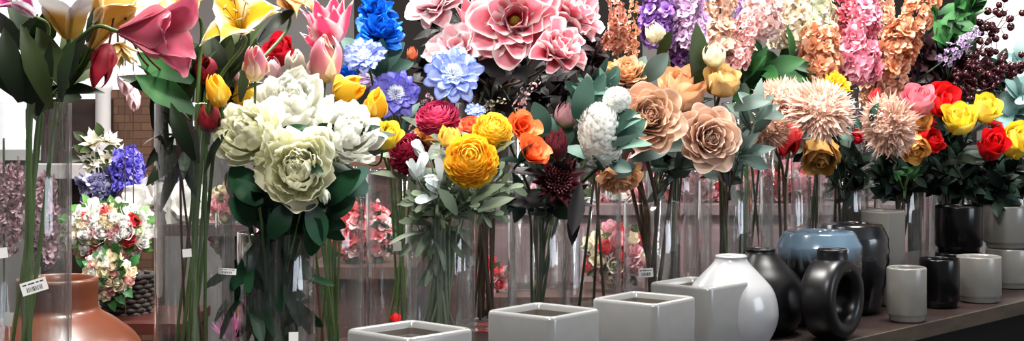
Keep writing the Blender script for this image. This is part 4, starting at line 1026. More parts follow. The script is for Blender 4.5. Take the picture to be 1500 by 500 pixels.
# ================================================================== ceramics
WHITE = plain('white_ceramic', '#7c7c7b', .22, .6, '#797978', 40, coat=.1)
BLACK = plain('black_ceramic', '#08080a', .34, .28)
GLOSSB = plain('black_gloss', '#050506', .2, .28)
def rsq(half, rad, n=6):
    """outline of a square with rounded corners"""
    out = []
    for k, (sx, sy) in enumerate(((1, 1), (-1, 1), (-1, -1), (1, -1))):
        for i in range(n + 1):
            a = k * PI / 2 + i / n * PI / 2
            out.append((sx * (half - rad) + rad * math.cos(a), sy * (half - rad) + rad * math.sin(a)))
    return out
def planter(name, label, front_px, d0, deg, side, h, mat=None, wall=.010, z=TZ, group='white square planters along the table edge'):
    """square pot; its nearest top corner stands on column front_px at distance d0"""
    a = math.radians(deg)
    u = np.array([math.cos(a), math.sin(a)]); v = np.array([-math.sin(a), math.cos(a)])
    c = np.array([PX(front_px, d0), d0]) + (u + v) * side / 2
    mb = MB()
    rings = []
    hf = side / 2
    for half, zz, rad in ((hf - .008, 0, .010), (hf - .002, .003, .012), (hf, .010, .013), (hf, h - .006, .013), (hf - .0012, h - .002, .012), (hf - .004, h, .011), (hf - wall + .003, h, .009),
                          (hf - wall, h - .003, .008), (hf - wall - .002, h - .02, .008), (hf - wall - .006, .03, .008), (hf - wall - .02, .012, .008)):
        o = rsq(half, rad); n = len(o)
        rings.append([(c[0] + p[0] * u[0] + p[1] * v[0], c[1] + p[0] * u[1] + p[1] * v[1], z + .0005 + zz) for p in o])
    vs = [p for r in rings for p in r]; fs = []
    for i in range(len(rings) - 1):
        for k in range(n):
            k2 = (k + 1) % n
            fs.append((i * n + k, i * n + k2, (i + 1) * n + k2, (i + 1) * n + k))
    fs.append(tuple(range(n - 1, -1, -1))); fs.append(tuple((len(rings) - 1) * n + k for k in range(n)))
    mb.add(vs, fs)
    o = obj(name, mb, mat or WHITE, None, (c[0], c[1], z))
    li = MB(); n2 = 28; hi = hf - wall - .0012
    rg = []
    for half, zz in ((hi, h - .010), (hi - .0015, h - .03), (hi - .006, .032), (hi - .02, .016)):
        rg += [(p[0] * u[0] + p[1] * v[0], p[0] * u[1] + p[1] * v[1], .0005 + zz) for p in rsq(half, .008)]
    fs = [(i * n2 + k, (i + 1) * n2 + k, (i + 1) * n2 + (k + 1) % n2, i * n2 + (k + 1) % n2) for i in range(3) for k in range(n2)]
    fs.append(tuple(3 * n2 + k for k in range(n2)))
    li.add(rg, fs); obj('inside', li, plain('planter_inner_shade', '#5d554e', .7, .2), o)  # added taupe liner, darkened to stand in for shade inside the pot
    return tag(o, label, 'planter', group)
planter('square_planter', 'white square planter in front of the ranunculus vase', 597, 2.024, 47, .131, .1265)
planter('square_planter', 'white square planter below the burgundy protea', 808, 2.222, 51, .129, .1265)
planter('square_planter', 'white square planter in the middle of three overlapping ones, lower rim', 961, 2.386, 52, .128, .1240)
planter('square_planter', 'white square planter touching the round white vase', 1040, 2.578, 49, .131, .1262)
planter('square_pot', 'plain grey square pot standing behind the black glazed jars', 1298, 3.26, 38, .075, .208, plain('grey_ceramic', '#5d5a55', .5, .4), .006, group=None)
planter('square_pot', 'second grey square pot half hidden behind the ribbed jar', 1266, 3.36, 38, .075, .205, M['grey_ceramic'], .006, group=None)

def smooth_prof(pts, n=5):
    c = catmull([(r, z, 0) for r, z in pts], n)
    return [(max(1e-4, q[0]), q[1]) for q in c]
def round_vase(label, px, d, h, rmax, rneck, mat):
    outer = smooth_prof([(rmax * .62, 0), (rmax * .74, .004), (rmax * .955, h * .23), (rmax, h * .41), (rmax * .90, h * .62), (rmax * .64, h * .78), (rmax * .44, h * .885), (rneck, h * .95), (rneck, h * .985)])
    prof = [(1e-4, 0)] + outer + [(rneck - .002, h), (rneck - .006, h - .001), (rneck - .008, h - .008), (rneck - .005, h * .9), (rmax * .5, h * .76), (rmax * .85, h * .5), (rmax * .5, .02), (1e-4, .015)]
    mb = MB(); lathe(mb, prof, (PX(px, d), d, TZ + .0005), 64)
    return tag(obj('round_vase', mb, mat, None, (PX(px, d), d, TZ)), label, 'vase')
round_vase('white round bellied vase with narrow neck among the ceramics', 1071, 2.73, .168, .0850, .0292, plain('white_glaze', '#929294', .2, .5, coat=.2))
round_vase('black round bellied vase between the white round vase and the ring vase', 1114, 2.90, .164, .0865, .0290, BLACK)

def ring_vase():
    d = 2.83; cx = 1219; R = .0785; rr = .0195
    x, y = PX(cx, d), d
    n = np.array([.78, -.626, 0]); t = np.array([.626, .78, 0]); z = np.array([0, 0, 1.0])
    o = np.array([x, y, TZ])
    th = thing('ring_vase', 'black ring shaped vase with an oval hole through its body', 'vase', o)
    mb = MB(); NU, NV = 64, 28
    Rm = R - rr
    vs, fs = [], []
    for i in range(NU):
        a = 2 * PI * i / NU
        rad = t * math.cos(a) + z * math.sin(a)
        for k in range(NV):
            b = 2 * PI * k / NV
            er = math.copysign(abs(math.cos(b)) ** .65, math.cos(b)) * rr
            en = math.copysign(abs(math.sin(b)) ** .7, math.sin(b)) * .034
            p = o + z * (R * .985) + rad * (Rm + er) * 1.0 + n * en
            p[2] = max(p[2], TZ + .0005)
            vs.append(p)
    for i in range(NU):
        for k in range(NV):
            i2, k2 = (i + 1) % NU, (k + 1) % NV
            fs.append((i * NV + k, i2 * NV + k, i2 * NV + k2, i * NV + k2))
    mb.add(vs, fs); obj('ring_body', mb, BLACK, th, o)
    mb = MB(); h0 = R * 1.9
    lathe(mb, [(.036, -.020), (.0315, -.008), (.029, .004), (.028, .014), (.0285, .019), (.027, .021), (.0245, .0195), (.024, .008), (.022, -.01), (1e-4, -.012)], (x, y, TZ + h0), 40)
    obj('neck', mb, BLACK, th, o)
ring_vase()

def jar_mat():
    m, nt, out = new_mat('blue_top_jar')
    tc = N(nt, 'ShaderNodeTexCoord'); sp_ = N(nt, 'ShaderNodeSeparateXYZ'); nt.links.new(tc.outputs['Object'], sp_.inputs[0])
    no = N(nt, 'ShaderNodeTexNoise'); no.inputs['Scale'].default_value = 14; no.inputs['Detail'].default_value = 3
    mp = N(nt, 'ShaderNodeMapping'); mp.inputs['Scale'].default_value = (1, 1, .6)
    nt.links.new(tc.outputs['Object'], mp.inputs[0]); nt.links.new(mp.outputs[0], no.inputs[0])
    ma = N(nt, 'ShaderNodeMath', operation='MULTIPLY_ADD'); nt.links.new(no.outputs[0], ma.inputs[0]); ma.inputs[1].default_value = .06; nt.links.new(sp_.outputs[2], ma.inputs[2])
    col = mixc(nt, maprange(nt, ma.outputs[0], .155, .188), lin('#060708'), lin('#4e6272'))  # black below, blue grey towards the top, with an uneven border
    bs = N(nt, 'ShaderNodeBsdfPrincipled'); nt.links.new(col, bs.inputs['Base Color'])
    bs.inputs['Roughness'].default_value = .16; bs.inputs['Coat Weight'].default_value = .4
    nt.links.new(bs.outputs[0], out.inputs[0])
    return m
GLAZE = jar_mat()
def jar(label, px, d, r, h, mat):
    ribs = []
    prof = [(1e-4, 0), (r * .66, 0), (r * .74, .006)]
    for i in range(1, 13):
        z = .006 + (h * .80) * i / 13
        k = math.sin(min(1, (i / 13) * 1.0) * PI * .62)
        prof.append((r * (.74 + .26 * min(1, k)) + (.0012 if i % 2 else -.0008), z))
    prof += [(r * .995, h * .83), (r * .97, h * .86), (r * .84, h * .975), (r * .81, h * .992), (r * .77, h), (r * .50, h * 1.0), (r * .46, h * 1.012), (r * .42, h * 1.005), (r * .40, h * .93), (r * .8, h * .8), (r * .8, h * .2), (1e-4, .015)]
    mb = MB(); lathe(mb, prof, (PX(px, d), d, TZ + .0005), 56)
    return tag(obj('glazed_jar', mb, mat, None, (PX(px, d), d, TZ)), label, 'jar')
jar('squat black jar with blue grey shoulder behind the ring vase', 1200, 3.02, .086, .186, GLAZE)
jar('squat black ribbed jar between the blue shouldered jar and the white cylinder pot', 1248, 3.19, .0775, .188, plain('slate_glaze', '#15181c', .2, .5, '#0c0d10', 18, coat=.3))

def cyl_pot(label, px, d, r, h, mat, z=TZ, foot=True):
    rf = r * .88
    prof = [(1e-4, 0), (rf - .003, 0), (rf, .003), (rf, .010), (r - .002, .013), (r, .017), (r, h - .004), (r - .001, h - .001), (r - .003, h), (r - .005, h - .001), (r - .006, h - .005), (r - .007, .03), (r - .015, .018), (1e-4, .017)]
    mb = MB(); lathe(mb, prof, (PX(px, d), d, z + .0005), 56)
    return tag(obj('cylinder_pot', mb, mat, None, (PX(px, d), d, z)), label, 'pot')
CYW = plain('white_pot_glaze', '#73716c', .28, .5, '#6f6d68', 30, coat=.15)
cyl_pot('white cylinder pot with stepped foot next to the black ribbed jar', 1328, 3.06, .0400, .110, CYW)
cyl_pot('black cylinder pot between two white cylinder pots on the table edge', 1376, 3.27, .0430, .106, GLOSSB)
cyl_pot('white cylinder pot in front of the black stack, catching a light reflection', 1434, 3.36, .0485, .102, CYW)
cyl_pot('white cylinder pot at the bottom of the white stack', 1479, 3.62, .0560, .0945, CYW)
cyl_pot('white cylinder pot on top of the white stack', 1475, 3.62, .0560, .1010, CYW, TZ + .0955)
cyl_pot('black cylinder pot at the bottom of the black stack', 1404, 3.52, .0540, .0945, GLOSSB)
cyl_pot('black cylinder pot on top of the black stack', 1404, 3.52, .0545, .1080, GLOSSB, TZ + .0955)

# ================================================================== price tags
paper = plain('tag_paper', '#e6e4e0', .6, .2); ink = plain('tag_ink', '#2b2b30', .7, .1)
def price_tag(label, px, py, d, w, h, rot, bars=True):
    s = d / F; c = P(px, py, d); a = math.radians(rot)
    u = np.array([math.cos(a), .12, math.sin(a)]); u /= np.linalg.norm(u)
    v = np.cross(np.array([0, 1.0, 0]), u) * -1.0
    v = unit(np.array([-math.sin(a), 0.0, math.cos(a)])); nrm = unit(np.cross(u, v)); 
    if nrm[1] > 0: nrm = -nrm
    t = thing('price_tag', label, 'tag', c)
    def card(mb, x0, x1, y0, y1, th, off):
        p = [c + u * x * s + v * y * s + nrm * o for o in (off, off + th) for x, y in ((x0, y0), (x1, y0), (x1, y1), (x0, y1))]
        mb.add(p, [(0, 3, 2, 1), (4, 5, 6, 7), (0, 1, 5, 4), (1, 2, 6, 5), (2, 3, 7, 6), (3, 0, 4, 7)])
    mb = MB(); card(mb, -w / 2, w / 2, -h / 2, h / 2, .0005, 0); obj('card', mb, paper, t, c, False)
    if bars:
        mb = MB(); rng = np.random.default_rng(int(px)); x = -w * .30
        while x < w * .28:
            b = rng.uniform(.5, 1.5); card(mb, x, x + b, -h * .34, h * .02, .0002, .0005); x += b + rng.uniform(.6, 1.3)
        obj('barcode', mb, ink, t, c, False)
        mb = MB()
        for x0, x1 in ((-.42, -.26), (-.2, .05), (.1, .22), (.26, .40)):
            card(mb, w * x0, w * x1, h * .22, h * .32, .0002, .0005)
        obj('print_line', mb, ink, t, c, False)
price_tag('tilted white barcode tag on a lily stem near the terracotta pot', 50, 420, 2.125, 38, 19, 17)
price_tag('small white tag low on the stems in the lily vase', 12, 468, 2.15, 13, 20, -8, False)
price_tag('white tag cut by the picture edge in the lily vase', 3, 371, 2.125, 16, 15, 8, False)
price_tag('small white tag high in the vase of yellow lilies', 274, 371, 2.262, 13, 12, 4, False)
price_tag('white tag on the glass at the foot of the peony vase', 430, 494, 2.31, 14, 14, 0, False)
price_tag('grey white tag between the vase of tulips and the peony vase', 333, 398, 2.30, 26, 9, -4)
price_tag('white tag on the glass beside the red hydrangea', 582, 361, 2.70, 12, 14, 4, False)
price_tag('clear grey tag on the rose stems above the white planters', 946, 400, 2.88, 22, 13, 3)

# ================================================================== things behind the table
brickm, nt, out = new_mat('brown_brick')
tc = N(nt, 'ShaderNodeTexCoord'); mp = N(nt, 'ShaderNodeMapping'); mp.inputs['Rotation'].default_value = (PI / 2, 0, 0)
nt.links.new(tc.outputs['Object'], mp.inputs[0])
bk_ = N(nt, 'ShaderNodeTexBrick'); nt.links.new(mp.outputs[0], bk_.inputs[0])
bk_.inputs['Color1'].default_value = lin('#4c3020'); bk_.inputs['Color2'].default_value = lin('#5e3f2a'); bk_.inputs['Mortar'].default_value = lin('#33231a')
bk_.inputs['Scale'].default_value = 10; bk_.inputs['Mortar Size'].default_value = .018; bk_.inputs['Row Height'].default_value = .28; bk_.inputs['Brick Width'].default_value = .8
bs = N(nt, 'ShaderNodeBsdfPrincipled'); nt.links.new(bk_.outputs[0], bs.inputs['Base Color']); bs.inputs['Roughness'].default_value = .8
nt.links.new(bs.outputs[0], out.inputs[0])

def box_thing(name, label, cat, c, size, mat, rz=0, parts=()):
    t = thing(name, label, cat, (c[0], c[1], c[2] - size[2] / 2))
    mb = MB(); box(mb, c, size, rz); obj('body', mb, mat, t, (c[0], c[1], c[2] - size[2] / 2), False)
    for nm, pc, ps, pm in parts:
        mb = MB(); box(mb, pc, ps, rz); obj(nm, mb, pm, t, (c[0], c[1], c[2] - size[2] / 2), False)
    return t
# brick pillar and white post behind the lilies
dp = 5.2
x0, x1 = PX(158, dp), PX(222, dp)
mb = MB(); box(mb, ((x0 + x1) / 2, dp + .1, .62), (x1 - x0, .2, 1.24 + .10)); mbv = mb.verts(); 
pil = obj('brick_pillar', mb, brickm, None, ((x0 + x1) / 2, dp, 0), False); tag(pil, 'brown brick pillar behind the white star flowers and purple hyacinth', 'pillar')
dp = 4.9
mb = MB(); lathe(mb, [(1e-4, 0), (.05, 0), (.05, .02), (.026, .03), (.025, 1.28), (.03, 1.29), (.03, 1.31), (1e-4, 1.31)], (PX(151, dp), dp, 0), 24)
tag(obj('white_post', mb, plain('post_white', '#d2cdcc', .5), None, (PX(151, dp), dp, 0)), 'slim white post in front of the brick pillar, under the drooping bud', 'post')
# dark cabinet beside the pillar
dark = plain('dark_wood', '#2c201c', .55, .3, '#241a17', 6, (1, 1, 5))
dp = 5.0
x0, x1 = PX(60, dp), PX(143, dp)
zt, zb = HC - (145 - 150) / F * dp, HC - (236 - 150) / F * dp
t = thing('dark_cabinet', 'dark brown cabinet beside the white post with a pale ledge', 'cabinet', ((x0 + x1) / 2, dp, 0))
mb = MB(); box(mb, ((x0 + x1) / 2, dp + .15, zt / 2), (x1 - x0, .3, zt)); obj('body', mb, dark, t, ((x0 + x1) / 2, dp, 0), False)
mb = MB(); box(mb, ((x0 + x1) / 2, dp - .06, zb - .03), (x1 - x0 + .02, .14, .045)); obj('ledge', mb, plain('ledge_white', '#b9b2b2', .5), t, ((x0 + x1) / 2, dp, 0), False)
# rear counters
def counter(name, label, px0, px1, d, ytop, mat, topmat, depth=.4, nd=3):
    x0, x1 = PX(px0, d), PX(px1, d); z = HC - (ytop - 150) / F * d
    cx = (x0 + x1) / 2
    t = thing(name, label, 'counter', (cx, d, 0))
    mb = MB(); box(mb, (cx, d + depth / 2, (z - .03) / 2), (x1 - x0, depth, z - .03)); obj('body', mb, mat, t, (cx, d, 0), False)
    mb = MB(); box(mb, (cx, d + depth / 2 - .01, z - .015), (x1 - x0 + .01, depth + .03, .03)); obj('countertop', mb, topmat, t, (cx, d, 0), False)
    w = (x1 - x0) / nd
    for i in range(nd):
        mb = MB(); box(mb, (x0 + w * (i + .5), d - .008, (z - .06) / 2 + .02), (w - .015, .016, z - .12)); o = obj('door', mb, mat, t, (cx, d, 0), False)
        mb = MB(); sphere(mb, (x0 + w * (i + .88), d - .028, z * .72), .012, 10, 8); obj('knob', mb, plain('knob_metal', '#6a625c', .3, .5, metal=.8), o, None)
        o2 = o.children[0]; o2.data.transform(Matrix.Translation((-cx, -d, 0)))
    return z
brownw = plain('brown_cabinet', '#4c3431', .5, .35, '#3f2a28', 5, (1, 1, 6))
mauvew = plain('mauve_cabinet', '#8f7678', .55, .3, '#85696c', 5, (1, 1, 5))
Z1 = counter('brown_counter', 'brown wooden counter behind the peony vase carrying the red hydrangea', 448, 706, 4.3, 236, brownw, plain('counter_top_brown', '#5a3c34', .45))
Z2 = counter('mauve_counter', 'mauve painted counter behind the row of glass vases', 708, 1330, 4.6, 300, mauvew, plain('counter_top_mauve', '#7e686a', .45), nd=5)
# low bench with terracotta pot and the basket
red = plain('red_brown_wood', '#4a2018', .4, .4, '#3a1a14', 6, (1, 1, 5))
dB = 3.35; zB = HC - (470 - 150) / F * dB
cx = PX(190, dB)
t = thing('side_bench', 'red brown wooden bench under the flower basket behind the terracotta pot', 'bench', (cx, dB + .2, 0))
mb = MB(); box(mb, (cx, dB + .10, zB - .012), (.26, .30, .024)); obj('bench_top', mb, red, t, (cx, dB + .2, 0), False)
for sx in (-.1, .1):
    for sy in (-.02, .22):
        mb = MB(); box(mb, (cx + sx, dB + sy, (zB - .024) / 2), (.05, .05, zB - .024)); obj('leg', mb, dark, t, (cx, dB + .2, 0), False)
dT = 2.80; xT = PX(84, dT); zT = HC - (407 - 150) / F * dT
clay = plain('terracotta', '#64341f', .34, .4, '#582c1a', 5, coat=.15)
mb = MB(); k = dT / F
outer = smooth_prof([(.105, .0), (.12, .01), (.165, .14), (.172, .24), (.160, zT - .42 - .085 + .0), (.125, zT - .42 - .052), (.086, zT - .42 - .030), (.076, zT - .42 - .018)])
zt0 = .42
ht = zT - zt0
outer = smooth_prof([(.10, 0), (.115, .008), (.155, ht - .29), (.168, ht - .19), (.150, ht - .12), (.110, ht - .082), (.079, ht - .062), (.074, ht - .045), (.074, ht - .006)])
prof = [(1e-4, 0)] + outer + [(.073, ht - .001), (.069, ht), (.066, ht - .002), (.064, ht - .02), (.066, ht - .06), (.12, ht - .11), (.13, .05), (1e-4, .02)]
lathe(mb, prof, (xT, dT, zt0), 64)
tag(obj('terracotta_pot', mb, clay, None, (xT, dT, zt0)), 'big shiny terracotta pot with a straight neck behind the lily vase', 'pot')
t = thing('pot_stand', 'low dark stand under the terracotta pot', 'stand', (xT, dT, 0))
mb = MB(); lathe(mb, [(1e-4, 0), (.15, 0), (.15, .02), (.06, .04), (.06, .36), (.16, .385), (.16, zt0 - .001), (1e-4, zt0 - .001)], (xT, dT, 0), 40); obj('body', mb, dark, t, (xT, dT, 0))

def basket(label, px, py, d, rpx, hpx):
    s = d / F; c = P(px, py, d); r = rpx * s; h = hpx * s
    m = plain('dark_wicker', '#2e2826', .6, .3, '#3f3835', 30)
    t = thing('wicker_basket', label, 'basket', c)
    mb = MB()
    for i in range(9):
        z = h * (i + .5) / 9; rr = r * (.78 + .22 * (i + .5) / 9)
        pts = []
        for k in range(49):
            a = 2 * PI * k / 48; q = rr + .004 * math.sin(a * 12 + (i % 2) * PI)
            pts.append((c[0] + q * math.cos(a), c[1] + q * math.sin(a), c[2] + z))
        tube(mb, pts, h / 17, sides=6, cap=False)
    lathe(mb, [(1e-4, 0), (r * .76, 0), (r * .97, h * .97), (r * .93, h * .97), (r * .7, .012), (1e-4, .012)], tuple(c), 32)
    obj('weave', mb, m, t, c)
    return c, r, h
zBpx = 469
bc, br, bh = basket('dark woven wicker basket full of little roses on the red brown bench', 186, 462, 3.47, 40, 62)

def posy(name, label, cat, cx, cy, d, rx, ry, sets, leafm, nleaf=60, foot=None, fpx=(9, 12), kind='rosebud', pot=None, depth=.8, lsize=(26, 14)):
    """rounded bunch of small flowers: every blossom a part"""
    rng = np.random.default_rng(hash_(label) % 99991)
    s = d / F; C = P(cx, cy, d)
    foot = C + np.array([0, 0, -ry * s * 1.2]) if foot is None else np.asarray(foot)
    t = thing(name, label, cat, foot)
    proto = {}
    spots = []
    for m, n, R in sets:
        for i in range(n):
            for tr in range(30):
                a = rng.uniform(0, 6.28); q = math.sqrt(rng.random())
                x, y = q * math.cos(a), q * math.sin(a)
                if all((x - e[0]) ** 2 * rx * rx + (y - e[1]) ** 2 * ry * ry > (R * 1.1) ** 2 for e in spots): break
            spots.append((x, y))
            zz = math.sqrt(max(0, 1 - q * q))
            p = C + np.array([x * rx * s, -zz * rx * s * depth, y * ry * s])
            key = (m, i % 3)
            if key not in proto:
                b, c_ = bloom(kind, rng); fit(b, None, 1.0)
                w = MB(); w.add_mb(b); o = obj('blossom', w, M[m], t)
                proto[key] = o
            else:
                o = proto[key].copy(); COL.objects.link(o); o.parent = t
            ax = unit([x * .9, -zz - .25, y * .9 + .35])
            fr = frame(ax, rng.uniform(0, 6.28), p - foot)
            k = R * s * rng.uniform(.85, 1.15)
            fr[:3, :3] *= k
            o.matrix_local = Matrix(fr.tolist())
    w = MB()
    for i in range(nleaf):
        a = rng.uniform(0, 6.28); q = math.sqrt(rng.random()) * .9
        x, y = q * math.cos(a), q * math.sin(a); zz = math.sqrt(max(0, 1 - q * q))
        p = C + np.array([x * rx * s, -zz * rx * s * depth * .55, y * ry * s])
        leaf_mb(w, p, p + unit([x + rng.normal(0, .4), -.3 * zz + rng.normal(0, .4), y + rng.normal(0, .4)]) * lsize[0] * s, lsize[1] * s, rng)
    obj('leaves', w, M[leafm], t, foot)
    w = MB()
    for i in range(7):
        a = i * .9; p = C + np.array([math.cos(a) * rx * s * .4, 0, math.sin(a) * ry * s * .3])
        tube(w, catmull([p, (p + foot) / 2 + rng.normal(0, .004, 3), foot + rng.normal(0, .005, 3)], 5), .0018, .002, 5)
    obj('stem', w, M['stem_green'], t, foot)
    return t
posy('rose_bouquet', 'bunch of little white roses with red ones at its sides in the wicker basket', 'bouquet', 162, 338, 3.42, 60, 44, [('bg_white', 26, 11), ('bg_cream', 12, 9), ('bg_red', 9, 10), ('bg_pink', 7, 8), ('sp_green', 6, 8)], 'leaf_basil', 90, foot=bc + np.array([0, 0, bh * .5]))
posy('rose_bouquet', 'trailing cluster of cream and blush roses hanging over the basket rim', 'bouquet', 160, 402, 3.36, 34, 34, [('bg_cream', 16, 9), ('bg_white', 8, 8), ('sp_pink', 5, 8), ('sp_green', 4, 7)], 'leaf_green', 40, foot=bc + np.array([-.02, -br * .5, bh * .8]))
rt = lambda px: None
cxr = PX(150, 4.3)
t = thing('rear_table', 'dark mauve table behind the side bench carrying purple and white flowers', 'table', (cxr, 4.3, 0))
mb = MB(); box(mb, (cxr, 4.3, .905), (.95, .62, .03)); obj('tabletop', mb, plain('rear_table_wood', '#3f3334', .6, .3), t, (cxr, 4.3, 0), False)
for sx in (-.42, .42):
    for sy in (-.25, .25):
        mb = MB(); box(mb, (cxr + sx, 4.3 + sy, .445), (.05, .05, .89)); obj('leg', mb, M['rear_table_wood'], t, (cxr, 4.3, 0), False)
def low_bench(label, px0, px1, d, ytop):
    x0, x1 = PX(px0, d), PX(px1, d); z = HC - (ytop - 150) / F * d; cx = (x0 + x1) / 2
    t = thing('low_bench', label, 'bench', (cx, d + .16, 0))
    mb = MB(); box(mb, (cx, d + .16, z - .015), (x1 - x0, .32, .03)); obj('bench_top', mb, plain('bench_wood', '#4a3530', .5, .35), t, (cx, d + .16, 0), False)
    mb = MB(); box(mb, (cx, d + .17, (z - .03) / 2), (x1 - x0 - .04, .28, z - .03)); obj('bench_body', mb, M['bench_wood'], t, (cx, d + .16, 0), False)
    return z
ZL1 = low_bench('low brown bench carrying the red hydrangea behind the tulip vase', 452, 610, 3.86, 392)
ZL2 = low_bench('low brown bench behind the ranunculus and rose vases', 690, 985, 3.70, 436)
posy('star_bouquet', 'white star shaped silk flowers in front of the white post', 'bouquet', 148, 226, 4.2, 30, 32, [('bg_star', 6, 23)], 'leaf_olive', 14, kind='star', foot=np.array([PX(150, 4.2), 4.2, .921]))
spike('hyacinth_flower', 'bright purple hyacinth head beside the white star flowers', [(190, 285), (188, 250), (186, 222)], 4.12, 30, M['hyacinth'], .92, 80, .42, taper=.2)
spike('hyacinth_flower', 'dim violet grey hyacinth head lower than the bright purple one', [(150, 312), (146, 288), (140, 258)], 4.16, 34, M['hyacinth_dim'], .92, 80, .42, taper=.2)
spike('hyacinth_flower', 'violet hyacinth seen through the vase of yellow lilies', [(256, 285), (254, 262), (250, 240)], 4.2, 20, M['hyacinth_dim'], .92, 50, .42, taper=.2)
ZL3 = low_bench('low brown bench with empty glass vases behind the pale beige rose', 1000, 1170, 4.18, 412)
for px, d, z, h in ((768, 3.86, ZL2, .42), (826, 3.88, ZL2, .45), (968, 3.86, ZL2, .43), (1022, 4.31, ZL3, .42), (1078, 4.31, ZL3, .45), (1134, 4.31, ZL3, .40), (1222, 4.80, Z2, .34), (1262, 4.80, Z2, .36), (1303, 4.80, Z2, .33)):
    r = .042; w_ = .003
    mb = MB(); lathe(mb, [(1e-4, 0), (r - .004, 0), (r, .004), (r, h - .001), (r - w_ * .5, h), (r - w_, h - .001), (r - w_, .012), (1e-4, .010)], (PX(px, d), d, z + .0008), 48)
    tag(obj('glass_vase', mb, GLASS, None, (PX(px, d), d, z)), *(('empty clear glass vase standing on a low bench behind the flower vases', 'vase', 'empty glass vases on the low benches') if d < 4.5 else ('empty clear glass vase on the mauve counter behind the spidery flowers', 'vase', 'empty glass vases on the mauve counter')))
# big white calla shapes
for lab, px, py, R, face in (('large white curled calla blossom behind the little roses', 208, 292, 46, (-.5, -.6, .4)), ('second white calla blossom seen through the yellow lily vase', 268, 300, 44, (.4, -.7, .35))):
    fl('calla_flower', lab, 'flower', 'calla', px, py, 4.06, R, face, M['bg_calla'], .92, stem='stem_green', calyx=False)
spike('cascade_flower', 'dusty mauve blossom cascade seen through the lily vase', [(52, 262), (62, 320), (60, 392)], 3.3, 34, M['sp_dusty'], .001, 110, .42, taper=.2)
spike('cascade_flower', 'pale mauve blossom cascade at the edge seen through the lily vase', [(6, 240), (8, 300), (4, 372)], 3.4, 30, M['sp_dusty'], .001, 90, .42, taper=.2)
posy('hydrangea_bouquet', 'red and blush hydrangea bunch seen through the glass behind the peonies', 'bouquet', 528, 335, 3.98, 52, 46, [('hyd_red', 34, 13), ('hyd_pink', 16, 13)], 'leaf_night', 40, kind='floret', foot=np.array([PX(528, 3.98), 3.98, ZL1 + .001]))
posy('mixed_bouquet', 'blush and red flowers seen through the tall vase beside the peony stems', 'bouquet', 336, 318, 4.1, 30, 46, [('bg_pink', 10, 13), ('bg_cream', 8, 12), ('bg_red', 3, 9)], 'leaf_olive', 24, foot=np.array([PX(336, 4.15), 4.15, .921]))
# cut pink lotus lying low and small red blossom
fl('lotus_flower', 'pink lotus blossom at the foot of the vase of tulips', 'flower', 'lotus', 338, 478, 2.42, 30, (0, -.35, 1), M['lotus_pink'], None, H=48, calyx=False)
fl('tulip_flower', 'small bright red bud just behind the rim of the planter below ranunculus', 'flower', 'bud', 579, 466, 2.34, 8, (.05, -.3, 1), M['cherry_rose'], None, H=17, calyx=False)
# row of pink and red flowers on the mauve counter
for lab, cx, cy, rx, ry, st in (('red pink and white blossoms on the mauve counter behind the rose stems', 1010, 268, 52, 30, [('bg_pink', 14, 11), ('bg_white', 8, 10), ('bg_red', 8, 10)]),
                                ('pink and white blossoms on the mauve counter behind the white planters', 900, 290, 44, 40, [('bg_pink', 10, 11), ('bg_white', 10, 10), ('bg_red', 4, 9)]),
                                ('deep pink blossoms on the mauve counter behind the bare stems', 1140, 268, 60, 30, [('bg_pink', 14, 12), ('hyd_red', 8, 11), ('bg_white', 3, 9)]),
                                ('white and pink blossoms on the mauve counter behind the poppy vase', 800, 300, 40, 34, [('bg_white', 8, 10), ('bg_pink', 8, 10)])):
    posy('counter_bouquet', lab, 'bouquet', cx, cy, 4.76, rx, ry, st, 'leaf_olive', 24, foot=np.array([PX(cx, 4.76), 4.76, Z2 + .001]))
posy('counter_bouquet', 'low blush and red blossoms between the rose stems and the planters', 'bouquet', 905, 372, 3.82, 44, 40, [('bg_cream', 8, 12), ('bg_red', 6, 12), ('bg_pink', 8, 12)], 'leaf_olive', 20, foot=np.array([PX(905, 3.85), 3.85, ZL2 + .001]))
posy('counter_bouquet', 'pinkish red blossoms low behind the ranunculus vase', 'bouquet', 722, 412, 3.82, 22, 30, [('bg_red', 6, 9), ('bg_pink', 6, 9), ('bg_white', 3, 8)], 'leaf_olive', 10, foot=np.array([PX(722, 3.85), 3.85, ZL2 + .001]))
# added dark backings that blacken the gaps among the leaves, grey partition behind the orange lily
dp = 5.0
box_thing('dark_backing', 'added black backing darkening the gaps behind the pink magnolias', 'panel', (PX(730, dp), dp + .03, .86), (.96, .06, 1.72), plain('panel_black', '#15110f', .7, .2))
box_thing('dark_backing', 'added dark backing darkening the gaps behind the burgundy branches', 'panel', (PX(1290, dp), dp + .03, .86), (.64, .06, 1.72), M['panel_black'])

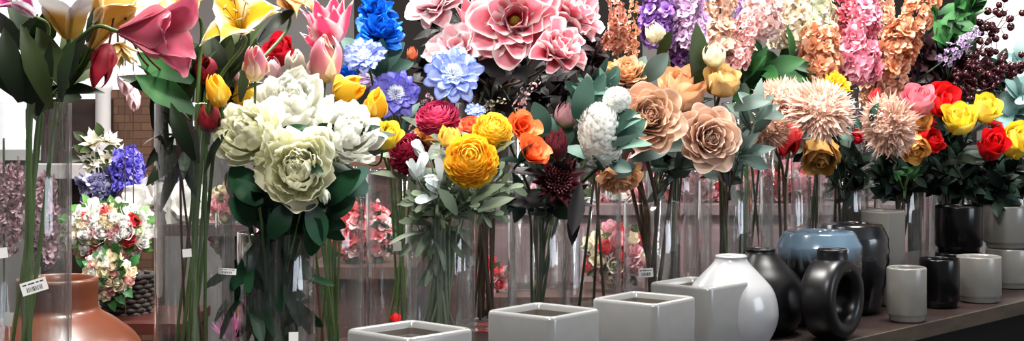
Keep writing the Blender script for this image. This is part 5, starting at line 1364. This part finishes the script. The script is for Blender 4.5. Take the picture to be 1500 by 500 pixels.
# ================================================================== light and camera
def area(name, loc, size, power, col, rot=(0, 0, 0), sy=None):
    l = bpy.data.lights.new(name, 'AREA'); l.shape = 'RECTANGLE' if sy else 'SQUARE'
    l.size = size
    if sy: l.size_y = sy
    l.energy = power; l.color = col
    o = bpy.data.objects.new(name, l); COL.objects.link(o); o.location = loc; o.rotation_euler = rot
    return o
lamp_em = emit('lamp_diffuser', '#fff8f0', 3.0)
for i, (x, y) in enumerate(((-.5, 2.75), (.95, 3.1), (-1.6, 4.8), (1.9, 5.2), (-.2, .7))):  # last one is an added unseen lamp brightening the flower fronts
    t = thing('ceiling_light', 'flat square ceiling light panel', 'lamp', (x, y, 3.0), 'ceiling light panels')
    mb = MB(); box(mb, (x, y, 2.985), (.64, .64, .03)); obj('lamp_frame', mb, plain('post_white', '#d2cdcc'), t, (x, y, 3.0), False)
    mb = MB(); box(mb, (x, y, 2.966), (.58, .58, .008)); obj('diffuser', mb, lamp_em, t, (x, y, 3.0), False)
    area('ceiling_lamp', (x, y, 2.95), .58, (120, 95, 50, 50, 75)[i], (1.0, .97, .93))
area('window_light', (3.6, 1.2, 1.9), 1.6, 60, (.80, .89, 1.0), (math.radians(90), 0, math.radians(75)), 1.4)

w = bpy.data.worlds.new('shop_ambient'); SC.world = w; w.use_nodes = True
w.node_tree.nodes['Background'].inputs[0].default_value = (.93, .95, 1.0, 1)
w.node_tree.nodes['Background'].inputs[1].default_value = .26

cam = bpy.data.cameras.new('camera'); cam.sensor_width = 36; cam.lens = F / 1500 * 36
cam.shift_y = -100 / 1500
cam.clip_start = .05
co = bpy.data.objects.new('camera', cam); COL.objects.link(co)
co.location = (0, 0, HC); co.rotation_euler = (PI / 2, 0, 0)
SC.camera = co
SC.view_settings.view_transform = 'Standard'; SC.view_settings.look = 'None'
SC.view_settings.exposure = 0.12; SC.view_settings.gamma = 1.0; SC.view_settings.use_curve_mapping = False
SC.cycles.transparent_max_bounces = 48
SC.cycles.max_bounces = 8
SC.cycles.use_denoising = True
